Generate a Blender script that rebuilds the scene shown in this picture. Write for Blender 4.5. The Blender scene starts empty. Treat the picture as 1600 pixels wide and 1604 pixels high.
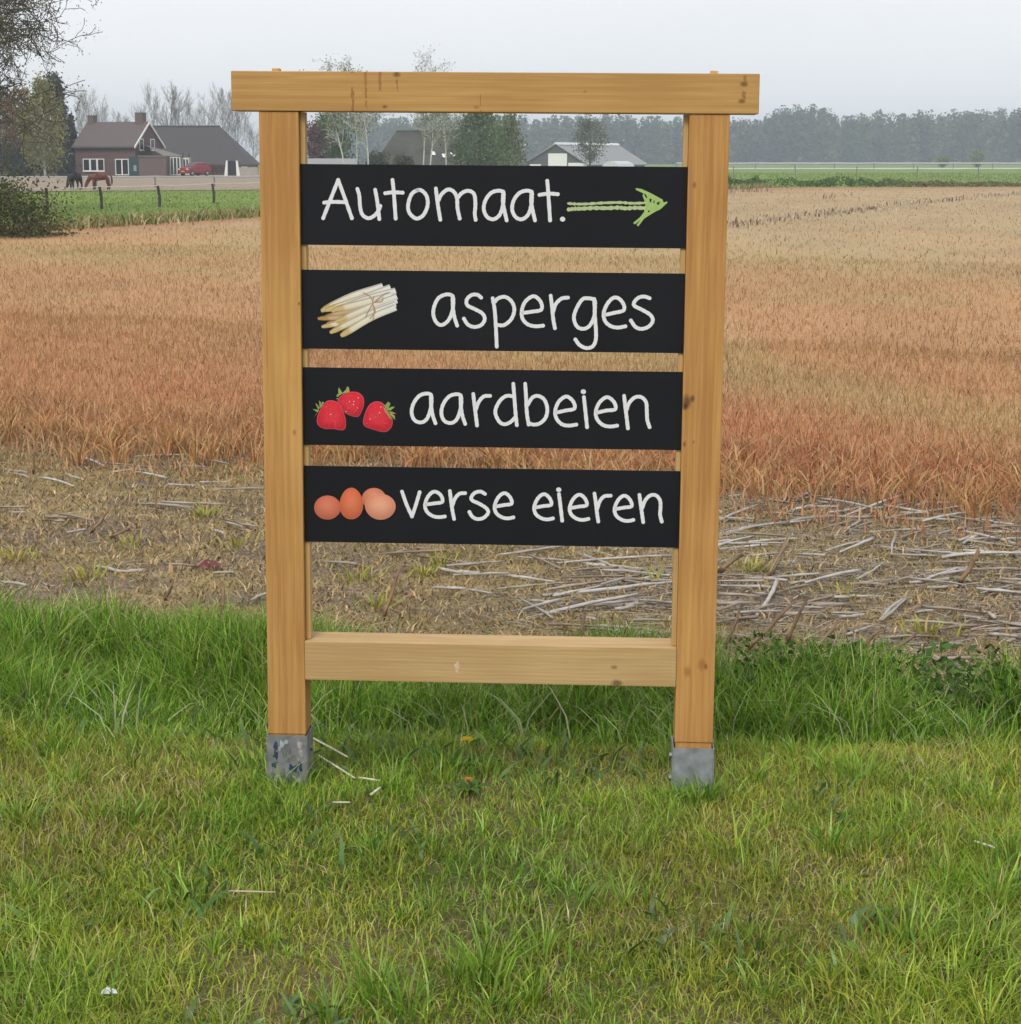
import bpy, bmesh, math, random
import numpy as np
from mathutils import Vector, Matrix, Quaternion

# ------------------------------------------------------------------ camera, light, exposure
R = math.radians
PITCH, FOC, EYE = 0.1802, 3023.47, 1.6
scene = bpy.context.scene
cam_data = bpy.data.cameras.new('camera'); cam = bpy.data.objects.new('camera', cam_data)
scene.collection.objects.link(cam); scene.camera = cam
cam.location = (0, 0, EYE); cam.rotation_euler = (math.pi/2 - PITCH, 0, 0)
cam_data.sensor_fit = 'HORIZONTAL'; cam_data.sensor_width = 36; cam_data.lens = FOC/1600*36
cam_data.clip_start = 0.05; cam_data.clip_end = 8000

SUN_EL, SUN_AZ = R(48), R(200)       # azimuth clockwise from +Y: behind the camera, a little to the left
world = bpy.data.worlds.new('World'); scene.world = world; world.use_nodes = True
wn, wl = world.node_tree.nodes, world.node_tree.links
wn.clear()
w_out = wn.new('ShaderNodeOutputWorld'); w_bg = wn.new('ShaderNodeBackground')
sky = wn.new('ShaderNodeTexSky'); sky.sky_type = 'NISHITA'; sky.sun_disc = False
sky.sun_elevation = SUN_EL; sky.sun_rotation = SUN_AZ
hsv = wn.new('ShaderNodeHueSaturation'); hsv.inputs['Saturation'].default_value = 0.25
mixw = wn.new('ShaderNodeMixRGB'); mixw.inputs[0].default_value = 0.88
cl_co = wn.new('ShaderNodeTexCoord'); cl_mp = wn.new('ShaderNodeMapping'); cl_mp.inputs['Scale'].default_value = (1.2, 1.2, 5)
cl_n = wn.new('ShaderNodeTexNoise'); cl_n.inputs['Scale'].default_value = 1.6; cl_n.inputs['Detail'].default_value = 4
cl_r = wn.new('ShaderNodeValToRGB')
cl_r.color_ramp.elements[0].position = 0.3; cl_r.color_ramp.elements[0].color = (6.35, 6.5, 6.8, 1)
cl_r.color_ramp.elements[1].position = 0.7; cl_r.color_ramp.elements[1].color = (7.1, 7.2, 7.4, 1)
wl.new(cl_co.outputs['Generated'], cl_mp.inputs[0]); wl.new(cl_mp.outputs[0], cl_n.inputs['Vector'])
wl.new(cl_n.outputs['Fac'], cl_r.inputs[0]); wl.new(sky.outputs[0], hsv.inputs['Color'])
wl.new(hsv.outputs[0], mixw.inputs[1]); wl.new(cl_r.outputs[0], mixw.inputs[2])
wl.new(mixw.outputs[0], w_bg.inputs[0]); w_bg.inputs[1].default_value = 0.1
wl.new(w_bg.outputs[0], w_out.inputs[0])

sd = bpy.data.lights.new('sun', 'SUN'); sun = bpy.data.objects.new('sun', sd); scene.collection.objects.link(sun)
sd.energy = 1.5; sd.angle = R(24); sd.color = (1, 0.95, 0.88)
sun_dir = Vector((math.sin(SUN_AZ)*math.cos(SUN_EL), math.cos(SUN_AZ)*math.cos(SUN_EL), math.sin(SUN_EL)))
sun.rotation_euler = sun_dir.to_track_quat('Z', 'Y').to_euler()
vs = scene.view_settings
vs.view_transform = 'Standard'; vs.look = 'None'; vs.gamma = 1; vs.exposure = 0.55
scene.cycles.max_bounces = 4; scene.cycles.diffuse_bounces = 2; scene.cycles.glossy_bounces = 2; scene.cycles.transmission_bounces = 2; scene.cycles.volume_bounces = 0
scene.cycles.use_adaptive_sampling = True; scene.cycles.adaptive_threshold = .02
try: vs.use_curve_mapping = False
except Exception: pass

# ------------------------------------------------------------------ helpers
C = scene.collection
rng = np.random.default_rng(7); rnd = random.Random(7)
def srgb(*c): return tuple(((v/255)/12.92 if v/255 <= .04045 else ((v/255+.055)/1.055)**2.4) for v in c)
def link(o, parent=None):
    C.objects.link(o)
    if parent is not None: o.parent = parent
    return o
def tag(o, label=None, cat=None, group=None, kind=None):
    if label: o['label'] = label
    if cat: o['category'] = cat
    if group: o['group'] = group
    if kind: o['kind'] = kind
    return o
def empty(name, loc=(0, 0, 0), rz=0):
    o = bpy.data.objects.new(name, None); o.location = loc; o.rotation_euler = (0, 0, rz)
    o.empty_display_size = .1
    return link(o)
def copy_tree(o, parent=None):
    c = o.copy(); C.objects.link(c); c.parent = parent
    for ch in list(o.children): copy_tree(ch, c)
    return c
# a point on the flat land and a point at a given distance, from the survey of the photograph
def P(x, y, Y):
    dx, dy = (x-800)/FOC, (802-y)/FOC
    fy = math.cos(PITCH)+dy*math.sin(PITCH); fz = -math.sin(PITCH)+dy*math.cos(PITCH)
    s = Y/fy
    return Vector((dx*s, Y, EYE+fz*s))
def G(x, y, z=0):
    dx, dy = (x-800)/FOC, (802-y)/FOC
    fy = math.cos(PITCH)+dy*math.sin(PITCH); fz = -math.sin(PITCH)+dy*math.cos(PITCH)
    s = (z-EYE)/fz
    return Vector((dx*s, fy*s, z))

class MB:
    def __init__(s): s.v = []; s.f = []; s.c = []; s.m = []
    def add(s, vs_, fs, col=None, mi=0):
        b = len(s.v); s.v.extend([tuple(p) for p in vs_]); s.f.extend([tuple(i+b for i in f) for f in fs])
        s.m.extend([mi]*len(fs))
        s.c.extend([col or (1, 1, 1)]*len(vs_)); return s
    def box(s, x0, x1, y0, y1, z0, z1, col=None, mi=0):
        return s.add([(x0,y0,z0),(x1,y0,z0),(x1,y1,z0),(x0,y1,z0),(x0,y0,z1),(x1,y0,z1),(x1,y1,z1),(x0,y1,z1)],
              [(0,3,2,1),(4,5,6,7),(0,1,5,4),(1,2,6,5),(2,3,7,6),(3,0,4,7)], col, mi)
    def tube(s, pts, rad, n=5, col=None, cap=True):
        pts = [Vector(p) for p in pts]; b = len(s.v); k = len(pts)
        if not hasattr(rad, '__len__'): rad = [rad]*k
        ref = Vector((.31, .17, .93))
        for i, p in enumerate(pts):
            d = (pts[min(i+1, k-1)]-pts[max(i-1, 0)])
            if d.length < 1e-9: d = Vector((0, 0, 1))
            d.normalize()
            a = d.cross(ref if abs(d.dot(ref)) < .95 else Vector((1, 0, 0))).normalized(); c = d.cross(a)
            for j in range(n):
                t = 2*math.pi*j/n
                s.v.append(tuple(p+(a*math.cos(t)+c*math.sin(t))*rad[i])); s.c.append(col or (1, 1, 1))
        for i in range(k-1):
            for j in range(n):
                s.f.append((b+i*n+j, b+i*n+(j+1) % n, b+(i+1)*n+(j+1) % n, b+(i+1)*n+j)); s.m.append(0)
        if cap:
            s.f.append(tuple(b+j for j in reversed(range(n)))); s.m.append(0)
            s.f.append(tuple(b+(k-1)*n+j for j in range(n))); s.m.append(0)
        return s
    def prism(s, poly, y0, y1, col=None, mi=0):          # polygon in x,z pushed along y
        n = len(poly)
        return s.add([(x, y0, z) for x, z in poly]+[(x, y1, z) for x, z in poly],
             [tuple(range(n)), tuple(reversed(range(n, 2*n)))]+[(i, i+n, (i+1) % n+n, (i+1) % n) for i in range(n)], col, mi)
    def build(s, name, mat, parent=None, smooth=False, xf=None, bevel=0, mats=None):
        me = bpy.data.meshes.new(name); me.from_pydata(s.v, [], s.f)
        if len(set(s.c)) > 1 or (s.c and s.c[0] != (1, 1, 1)):
            a = me.color_attributes.new('Col', 'FLOAT_COLOR', 'POINT')
            a.data.foreach_set('color', np.array([(*c, 1) for c in s.c], dtype=np.float32).ravel())
        if bevel or True:
            bm = bmesh.new(); bm.from_mesh(me)
            if bevel: bmesh.ops.bevel(bm, geom=bm.edges[:], offset=bevel, segments=2, affect='EDGES', profile=.6)
            if len(bm.faces) < 20000: bmesh.ops.recalc_face_normals(bm, faces=bm.faces[:])
            bm.to_mesh(me); bm.free()
        if xf is not None: me.transform(xf)
        for m in (mats or [mat]): me.materials.append(m)
        if mats: me.polygons.foreach_set('material_index', s.m)
        if smooth: me.shade_smooth()
        me.update()
        return link(bpy.data.objects.new(name, me), parent)

def np_mesh(name, V, loops, starts, cols, mat, parent=None):
    me = bpy.data.meshes.new(name)
    me.vertices.add(len(V)); me.vertices.foreach_set('co', V.astype(np.float32).ravel())
    me.loops.add(len(loops)); me.loops.foreach_set('vertex_index', loops.astype(np.int32))
    me.polygons.add(len(starts)); me.polygons.foreach_set('loop_start', starts.astype(np.int32))
    me.update(calc_edges=True)
    a = me.color_attributes.new('Col', 'FLOAT_COLOR', 'POINT')
    a.data.foreach_set('color', np.concatenate([cols, np.ones((len(cols), 1))], 1).astype(np.float32).ravel())
    me.materials.append(mat)
    return link(bpy.data.objects.new(name, me), parent)

def blade_arrays(pos, h, w, az, bend, cols, face=None, seg=2, lie=1.0):
    """curved tapering blades; seg 2 = quad + tip, seg 3 = two quads + tip"""
    n = len(pos)
    d = np.stack([np.cos(az), np.sin(az), np.zeros(n)], 1)
    fa = rng.uniform(0, 2*np.pi, n) if face is None else face
    s = np.stack([np.cos(fa), np.sin(fa), np.zeros(n)], 1)
    ts = [0, .55, 1] if seg == 2 else [0, .4, .75, 1]
    ws = [1, .8, 0] if seg == 2 else [1, .9, .6, 0]
    rows = []
    for t, ww in zip(ts, ws):
        c = pos+d*(h*bend*t**2)[:, None]; c[:, 2] += h*t*np.sqrt(np.clip(1-(bend*t)**2*.6, .08, 1))*lie
        if ww > 0:
            rows.append(c-s*(w*ww/2)[:, None]); rows.append(c+s*(w*ww/2)[:, None])
        else: rows.append(c)
    k = len(rows); V = np.stack(rows, 1).reshape(-1, 3)
    if seg == 2: pat = [0, 1, 3, 2, 2, 3, 4]; st = [0, 4]
    else: pat = [0, 1, 3, 2, 2, 3, 5, 4, 4, 5, 6]; st = [0, 4, 8]
    L = (np.arange(n)[:, None]*k+np.array(pat)[None]).ravel()
    S = (np.arange(n)[:, None]*len(pat)+np.array(st)[None]).ravel()
    return V, L, S, np.repeat(cols, k, 0)
def card_arrays(pos, size, cols, aspect=.55, up=None, tilt=None):
    """small leaf shaped faces (rhombs) of any orientation"""
    n = len(pos)
    a = rng.normal(size=(n, 3))
    if up is not None: a = a*(1-up)+np.array([0, 0, -1.])*up*1.6
    a /= np.linalg.norm(a, axis=1)[:, None]+1e-9
    b = np.cross(a, rng.normal(size=(n, 3))); b /= np.linalg.norm(b, axis=1)[:, None]+1e-9
    sz = size[:, None]
    V = np.stack([pos-a*sz*.5, pos+b*sz*.5*aspect, pos+a*sz*.5, pos-b*sz*.5*aspect], 1).reshape(-1, 3)
    L = np.arange(4*n); S = np.arange(n)*4
    return V, L, S, np.repeat(cols, 4, 0)
def join_arrays(*arrs):
    V, L, S, K = [], [], [], []; nv = nl = 0
    for v, l, s, k in arrs:
        V.append(v); L.append(l+nv); S.append(s+nl); K.append(k); nv += len(v); nl += len(l)
    return np.concatenate(V), np.concatenate(L), np.concatenate(S), np.concatenate(K)

_perm = np.random.default_rng(3).random((256, 256))
def vnoise(x, y):
    xi, yi = np.floor(x).astype(int), np.floor(y).astype(int); fx, fy = x-xi, y-yi
    fx = fx*fx*(3-2*fx); fy = fy*fy*(3-2*fy)
    g = lambda a, b: _perm[a & 255, b & 255]
    return (g(xi, yi)*(1-fx)+g(xi+1, yi)*fx)*(1-fy)+(g(xi, yi+1)*(1-fx)+g(xi+1, yi+1)*fx)*fy
def fbm(x, y, o=4):
    r = 0; a = .5; t = 0
    for i in range(o):
        r = r+a*vnoise(x*2**i+17.3*i, y*2**i+5.1*i); t += a; a *= .5
    return r/t
def sstep(a, b, x): t = np.clip((x-a)/(b-a), 0, 1); return t*t*(3-2*t)
def pick(pal, n, wts=None, jit=.18):
    pal = np.array(pal); p = None if wts is None else np.array(wts)/sum(wts)
    c = pal[rng.choice(len(pal), n, p=p)]
    return c*(1+rng.normal(0, jit, (n, 1)))*(1+rng.normal(0, .05, (n, 3)))

# ------------------------------------------------------------------ materials
def new_mat(name):
    m = bpy.data.materials.new(name); m.use_nodes = True
    return m, m.node_tree.nodes, m.node_tree.links, m.node_tree.nodes['Principled BSDF']
def mat_plain(name, col, rough=.7, var=.12, scale=6, metal=0, bump=0, attr=False, coord='Object', stretch=(1, 1, 1), spec=.3):
    m, n, l, b = new_mat(name)
    b.inputs['Roughness'].default_value = rough; b.inputs['Metallic'].default_value = metal
    b.inputs['Specular IOR Level'].default_value = spec
    co = n.new('ShaderNodeTexCoord'); mp = n.new('ShaderNodeMapping'); mp.inputs['Scale'].default_value = stretch
    nz = n.new('ShaderNodeTexNoise'); nz.inputs['Scale'].default_value = scale; nz.inputs['Detail'].default_value = 5
    l.new(co.outputs[coord], mp.inputs[0]); l.new(mp.outputs[0], nz.inputs['Vector'])
    hs = n.new('ShaderNodeHueSaturation')
    mr = n.new('ShaderNodeMapRange'); mr.inputs[1].default_value = .25; mr.inputs[2].default_value = .75
    mr.inputs[3].default_value = 1-var; mr.inputs[4].default_value = 1+var
    l.new(nz.outputs['Fac'], mr.inputs[0]); l.new(mr.outputs[0], hs.inputs['Value'])
    if attr:
        at = n.new('ShaderNodeAttribute'); at.attribute_name = 'Col'; l.new(at.outputs['Color'], hs.inputs['Color'])
    else: hs.inputs['Color'].default_value = (*col, 1)
    l.new(hs.outputs[0], b.inputs['Base Color'])
    if bump:
        bp = n.new('ShaderNodeBump'); bp.inputs['Strength'].default_value = bump; bp.inputs['Distance'].default_value = .02
        l.new(nz.outputs['Fac'], bp.inputs['Height']); l.new(bp.outputs[0], b.inputs['Normal'])
    return m
def mat_leaf(name, trans=.3, rough=.55, gloss=.06):
    m = bpy.data.materials.new(name); m.use_nodes = True; n, l = m.node_tree.nodes, m.node_tree.links
    n.clear(); o = n.new('ShaderNodeOutputMaterial')
    at = n.new('ShaderNodeAttribute'); at.attribute_name = 'Col'
    d = n.new('ShaderNodeBsdfDiffuse'); t = n.new('ShaderNodeBsdfTranslucent'); g = n.new('ShaderNodeBsdfGlossy')
    g.inputs['Roughness'].default_value = rough
    l.new(at.outputs['Color'], d.inputs[0]); l.new(at.outputs['Color'], t.inputs[0])
    mx = n.new('ShaderNodeMixShader'); mx.inputs[0].default_value = trans
    l.new(d.outputs[0], mx.inputs[1]); l.new(t.outputs[0], mx.inputs[2])
    m2 = n.new('ShaderNodeMixShader'); m2.inputs[0].default_value = gloss
    l.new(mx.outputs[0], m2.inputs[1]); l.new(g.outputs[0], m2.inputs[2]); l.new(m2.outputs[0], o.inputs[0])
    return m
def mat_wood(name, light, dark, axis, knots=(), ring=1.0, seed=0.0, streaks=()):
    """sawn softwood: long soft grain along `axis`, growth lines, knots (x, z, radius) and resin streaks in object space"""
    m, n, l, b = new_mat(name)
    b.inputs['Roughness'].default_value = .62; b.inputs['Specular IOR Level'].default_value = .25
    co = n.new('ShaderNodeTexCoord')
    def mapped(sc, off):
        mp = n.new('ShaderNodeMapping'); mp.inputs['Scale'].default_value = sc; mp.inputs['Location'].default_value = off
        l.new(co.outputs['Object'], mp.inputs[0]); return mp
    st = (1.2, 22, 22) if axis == 'X' else (22, 22, 1.2)
    g1 = n.new('ShaderNodeTexNoise'); g1.inputs['Scale'].default_value = 1.6; g1.inputs['Detail'].default_value = 6; g1.inputs['Distortion'].default_value = .6
    l.new(mapped(st, (seed, seed*2, seed)).outputs[0], g1.inputs['Vector'])
    st2 = (4, 260, 260) if axis == 'X' else (260, 260, 4)
    g2 = n.new('ShaderNodeTexNoise'); g2.inputs['Scale'].default_value = 1.2; g2.inputs['Detail'].default_value = 3
    l.new(mapped(st2, (seed, 0, 0)).outputs[0], g2.inputs['Vector'])
    g3 = n.new('ShaderNodeTexNoise'); g3.inputs['Scale'].default_value = 2.6; g3.inputs['Detail'].default_value = 3
    l.new(mapped((1, 1, 1), (seed, seed, 3)).outputs[0], g3.inputs['Vector'])
    wv = n.new('ShaderNodeTexWave'); wv.bands_direction = 'Z' if axis == 'X' else 'X'
    wv.inputs['Scale'].default_value = 22*ring; wv.inputs['Distortion'].default_value = 5; wv.inputs['Detail'].default_value = 2
    wv.inputs['Detail Scale'].default_value = .6
    stw = (.35, 1, 1) if axis == 'X' else (1, 1, .35)
    l.new(mapped(stw, (seed, 0, seed)).outputs[0], wv.inputs['Vector'])
    def math_(op, a, bb=None):
        q = n.new('ShaderNodeMath'); q.operation = op
        for i, v in enumerate((a, bb)):
            if v is None: continue
            if isinstance(v, (int, float)): q.inputs[i].default_value = v
            else: l.new(v, q.inputs[i])
        return q.outputs[0]
    f = math_('ADD', math_('MULTIPLY', g1.outputs['Fac'], .55), math_('MULTIPLY', wv.outputs['Fac'], .08))
    f = math_('ADD', f, math_('MULTIPLY', g2.outputs['Fac'], .40))
    f = math_('ADD', f, math_('MULTIPLY', g3.outputs['Fac'], .45))
    rp = n.new('ShaderNodeValToRGB'); rp.color_ramp.elements[0].position = .52; rp.color_ramp.elements[1].position = .84
    rp.color_ramp.elements[0].color = (*light, 1); rp.color_ramp.elements[1].color = (*dark, 1)
    l.new(f, rp.inputs[0]); cur = rp.outputs[0]
    sx = n.new('ShaderNodeSeparateXYZ'); l.new(co.outputs['Object'], sx.inputs[0])
    nk = n.new('ShaderNodeTexNoise'); nk.inputs['Scale'].default_value = 40; l.new(co.outputs['Object'], nk.inputs['Vector'])
    for (kx, kz, kr, kc) in knots:
        ax, az_ = (1, 1.6) if axis == 'X' else (1.6, 1)
        dx = math_('MULTIPLY', math_('SUBTRACT', sx.outputs[0], kx), ax); dz = math_('MULTIPLY', math_('SUBTRACT', sx.outputs[2], kz), az_)
        dd = math_('SQRT', math_('ADD', math_('MULTIPLY', dx, dx), math_('MULTIPLY', dz, dz)))
        dd = math_('ADD', dd, math_('MULTIPLY', math_('SUBTRACT', nk.outputs['Fac'], .5), kr*.9))
        kr_ = n.new('ShaderNodeValToRGB'); e = kr_.color_ramp.elements
        e[0].position = .35; e[0].color = (1, 1, 1, 1); e[1].position = 1; e[1].color = (0, 0, 0, 1)
        l.new(math_('DIVIDE', dd, kr), kr_.inputs[0])
        mx = n.new('ShaderNodeMixRGB'); mx.inputs[2].default_value = (*kc, 1)
        l.new(math_('MULTIPLY', kr_.outputs[0], .72), mx.inputs[0]); l.new(cur, mx.inputs[1]); cur = mx.outputs[0]
    for (kx, z0, z1, kw, kc) in streaks:
        dx = math_('ABSOLUTE', math_('ADD', math_('SUBTRACT', sx.outputs[0], kx), math_('MULTIPLY', math_('SUBTRACT', nk.outputs['Fac'], .5), kw*3)))
        a = math_('LESS_THAN', dx, kw); a = math_('MULTIPLY', a, math_('GREATER_THAN', sx.outputs[2], z0)); a = math_('MULTIPLY', a, math_('LESS_THAN', sx.outputs[2], z1))
        a = math_('MULTIPLY', a, math_('GREATER_THAN', nk.outputs['Fac'], .44))
        mx = n.new('ShaderNodeMixRGB'); mx.inputs[2].default_value = (*kc, 1)
        l.new(math_('MULTIPLY', a, .6), mx.inputs[0]); l.new(cur, mx.inputs[1]); cur = mx.outputs[0]
    l.new(cur, b.inputs['Base Color'])
    bp = n.new('ShaderNodeBump'); bp.inputs['Strength'].default_value = .25; bp.inputs['Distance'].default_value = .002
    l.new(f, bp.inputs['Height']); l.new(bp.outputs[0], b.inputs['Normal'])
    return m

M_grass = mat_leaf('grass_blade', .20, .42, .03)
M_straw = mat_leaf('dry_straw', .15, .6, .015)
M_leaf = mat_leaf('tree_leaf', .2, .5, .02)
M_bark = mat_plain('bark', (.075, .062, .05), .9, .3, 3)
M_attr = mat_plain('coloured_surface', None, .85, .10, 9, attr=True)

# ------------------------------------------------------------------ the land
def strip_near(X): return 6.05-.25*X       # far edge of the grass verge, near edge of the bare strip
def field_near(X): return 10.25-.44*X+.9*(fbm(X*1.1+4, X*0+2, 5)-.5)       # near edge of the dead cover crop
def tall_near(X): return 5.32-.06*X
def verge_z(x, y):
    z = (fbm(x*1.3+40, y*1.3+9)-.5)*.05
    e = strip_near(x)
    dip = np.exp(-((y-(tall_near(x)+.42))/.42)**2)*.14
    z = z-dip*sstep(-99, 0, y)
    k = sstep(e-.5, e+.1, y)
    return z*(1-k)-.012*k
def soil_z(x, y): return -.022+(fbm(x*5, y*5)-.5)*.035
def grid(name, xs, yfun0, yfun1, rows, zf, colf, mat, power=1):
    t = np.linspace(0, 1, rows)**power
    Xg = np.repeat(xs[None], rows, 0); Yg = yfun0(xs)[None]*(1-t[:, None])+yfun1(xs)[None]*t[:, None]
    Z = zf(Xg, Yg); V = np.stack([Xg, Yg, Z], 2).reshape(-1, 3); n = len(xs)
    i = np.arange(rows-1)[:, None]*n+np.arange(n-1)[None]
    L = np.stack([i, i+1, i+1+n, i+n], 2).reshape(-1); S = np.arange(len(L)//4)*4
    o = np_mesh(name, V, L, S, colf(V[:, 0], V[:, 1]), mat); o.data.shade_smooth()
    return o
def xs_fine(a, b, n, far): return np.concatenate([[-far, -far*.5], np.linspace(a, b, n), [far*.5, far]])

M_verge = mat_plain('verge_soil', None, .95, .45, 60, bump=.5, attr=True)
M_soil = mat_plain('field_soil', None, .95, .6, 70, bump=1, attr=True)
M_field = mat_plain('field_mulch', None, .95, .28, 24, bump=.4, attr=True, stretch=(1, .35, 1))
def mix(a, b, t): return np.array(a)[None]*(1-t[:, None])+np.array(b)[None]*t[:, None]
def verge_col(x, y): return mix((.07, .085, .022), (.13, .11, .05), sstep(.42, .66, fbm(x*3, y*3)))
def soil_col(x, y):
    t = sstep(.40, .62, fbm(x*2.2+3, y*3.4)); c = mix((.20, .155, .115), (.31, .235, .12), t)
    t2 = sstep(.55, .7, fbm(x*1.1+33, y*2.4+8)); return c*(1-t2[:, None]*.5)+np.array((.25, .20, .07))*t2[:, None]*.5
ORANGE, TAN, PALE, RUST = (.40, .185, .088), (.38, .265, .12), (.365, .268, .145), (.32, .125, .065)
def field_far(X): return np.interp(X, [-60, -20, -12.5, -8.2, 1, 16, 36, 90], [8, 14, 39, 53, 84, 117, 122, 112])
def field_col(x, y):
    d = y+.24*x; nz = fbm(x*.22+5, y*.11+2)-.5; n2 = fbm(x*.9, y*.35)-.5
    t = sstep(11.3, 16.5, d+nz*9+x*.9); c = mix(ORANGE, TAN, t)
    far = sstep(26, 48, d+nz*20+x*.8)
    c = c*(1-far[:, None])+np.array(PALE)*far[:, None]
    left = sstep(.1, .35, nz*2.2+.28-x*.035)*.75*(1-.75*far); c = c*(1-left[:, None])+np.array((.42, .222, .108))*left[:, None]
    ed = sstep(.86, .985, y/np.maximum(field_far(x), 1))*.7; c = c*(1-ed[:, None])+np.array((.34, .155, .075))*ed[:, None]
    ru = sstep(.12, .3, n2+.05)*.5*(1-far)*(1-.6*t); c = c*(1-ru[:, None])+np.array(RUST)*ru[:, None]
    return c*(1+n2[:, None]*.35)

tag(grid('verge', xs_fine(-5, 5, 140, 60), lambda X: X*0-30, lambda X: np.minimum(strip_near(np.clip(X, -6, 6))+.15, 12), 150, verge_z, verge_col, M_verge, .45), kind='structure')
tag(grid('bare_soil', xs_fine(-6, 6, 160, 60), lambda X: strip_near(np.clip(X, -6, 6)), lambda X: field_near(np.clip(X, -6, 6))+.5, 90, soil_z, soil_col, M_soil), kind='structure')
fx = np.linspace(-30, 88, 150)
tag(grid('dry_field', fx, lambda X: field_near(np.clip(X, -6, 6)), lambda X: np.maximum(field_far(X), 12), 160, lambda x, y: .002+0*x, field_col, M_field, 1.8), kind='structure')

def mat_pasture():
    m, n, l, b = new_mat('pasture'); b.inputs['Roughness'].default_value = .9; b.inputs['Specular IOR Level'].default_value = .1
    co = n.new('ShaderNodeTexCoord'); a = n.new('ShaderNodeTexNoise'); a.inputs['Scale'].default_value = .12; a.inputs['Detail'].default_value = 8
    a2 = n.new('ShaderNodeTexNoise'); a2.inputs['Scale'].default_value = 2.2; a2.inputs['Detail'].default_value = 5
    l.new(co.outputs['Object'], a.inputs['Vector']); l.new(co.outputs['Object'], a2.inputs['Vector'])
    s = n.new('ShaderNodeMath'); s.operation = 'ADD'; l.new(a.outputs['Fac'], s.inputs[0]); l.new(a2.outputs['Fac'], s.inputs[1])
    r = n.new('ShaderNodeValToRGB'); r.color_ramp.elements[0].position = .8; r.color_ramp.elements[1].position = 1.2
    s2 = n.new('ShaderNodeMath'); s2.operation = 'MULTIPLY'; s2.inputs[1].default_value = .8; l.new(s.outputs[0], s2.inputs[0])
    r.color_ramp.elements[0].position = .62; r.color_ramp.elements[1].position = .95
    r.color_ramp.elements[0].color = (.12, .19, .035, 1); r.color_ramp.elements[1].color = (.18, .245, .052, 1)
    l.new(s2.outputs[0], r.inputs[0]); l.new(r.outputs[0], b.inputs['Base Color']); return m
M_pasture = mat_pasture()
# the pasture sheet reaches the horizon; it starts where the near strips begin
g = MB(); g.add([(-3000, 7, -.06), (3000, 7, -.06), (3000, 3000, -.06), (-3000, 3000, -.06)], [(0, 1, 2, 3)])
tag(g.build('ground', M_pasture), kind='structure')
pd = MB(); q = [G(-250, 299), G(130, 298), G(420, 296), G(470, 268), G(-250, 268)]
pd.add([(p.x, p.y, -.03) for p in q], [tuple(range(5))])
tag(pd.build('paddock_ground', mat_plain('paddock_earth', (.27, .21, .15), .95, .25, 1.2)), kind='structure')
ph = MB(); ph.add([(20, 372, -.02), (170, 392, -.02), (170, 452, -.02), (20, 425, -.02)], [(0, 1, 2, 3)])
tag(ph.build('path', mat_plain('path_gravel', (.5, .48, .45), .9, .08, .5)), kind='structure')

# ------------------------------------------------------------------ the farm sign
SX, SY, YAW, TILT, PIV = -.0484, 4.7377, .0466, .0076, .8737
sign = bpy.data.objects.new('farm_sign', None); link(sign)
sign.matrix_world = Matrix.Translation((SX, SY, 0)) @ Matrix.Rotation(-YAW, 4, 'Z') @ Matrix.Translation((-PIV*math.sin(TILT), 0, PIV*(1-math.cos(TILT)))) @ Matrix.Rotation(TILT, 4, 'Y')
tag(sign, 'wooden farm sign on two posts with four black lettered boards in the grass verge', 'sign')
GAP, PW, ZT, ZB, ZR, ZRB, ZP = .471, .0968, 1.808, 1.7138, .3963, .2957, .150
KN = (.10, .035, .012)
wood_beam = mat_wood('beam_wood', (.55, .335, .12), (.40, .22, .068), 'X', seed=1.3, ring=.7,
   knots=[(-.272, .100, .012, KN), (-.232, .088, .013, KN), (-.26, .012, .009, KN), (.60, .07, .012, KN), (.595, .03, .01, KN), (-.04, .012, .009, (.3, .13, .04)), (.22, .05, .006, (.3, .12, .04))],
   streaks=[(-.338, .0, .094, .0035, (.20, .08, .025)), (-.306, .0, .094, .0028, (.24, .10, .03)), (-.272, .05, .094, .003, (.22, .09, .03)), (-.232, .04, .094, .003, (.2, .08, .03)), (.60, .03, .09, .004, (.2, .08, .03)), (-.03, .0, .05, .001, (.2, .08, .03))])
wood_post_l = mat_wood('post_wood', (.55, .315, .10), (.39, .19, .055), 'Z', seed=4.1, ring=.8, knots=[(-.49, .93, .010, (.3, .12, .04)), (-.475, 1.25, .006, KN)])
wood_post_r = mat_wood('post_wood_knotty', (.54, .30, .095), (.38, .18, .052), 'Z', seed=8.7, ring=.9,
   knots=[(.487, 1.545, .010, (.2, .08, .03)), (.482, 1.02, .024, (.05, .02, .01)), (.495, 1.028, .012, (.04, .016, .008)), (.478, 1.008, .012, (.04, .016, .008)), (.478, .915, .010, (.12, .05, .02)), (.50, .92, .006, (.2, .08, .03)), (.535, .355, .022, (.3, .12, .035)), (.545, .35, .010, (.17, .07, .02)), (.50, .335, .018, (.3, .13, .04))])
wood_rail = mat_wood('rail_wood', (.56, .40, .19), (.42, .27, .115), 'X', seed=2.2, ring=1.5, knots=[(.315, .344, .011, (.2, .10, .04)), (.322, .303, .018, (.09, .03, .012))])
wood_bat = mat_wood('batten_wood', (.56, .38, .16), (.45, .28, .10), 'Z', seed=6.2)
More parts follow.
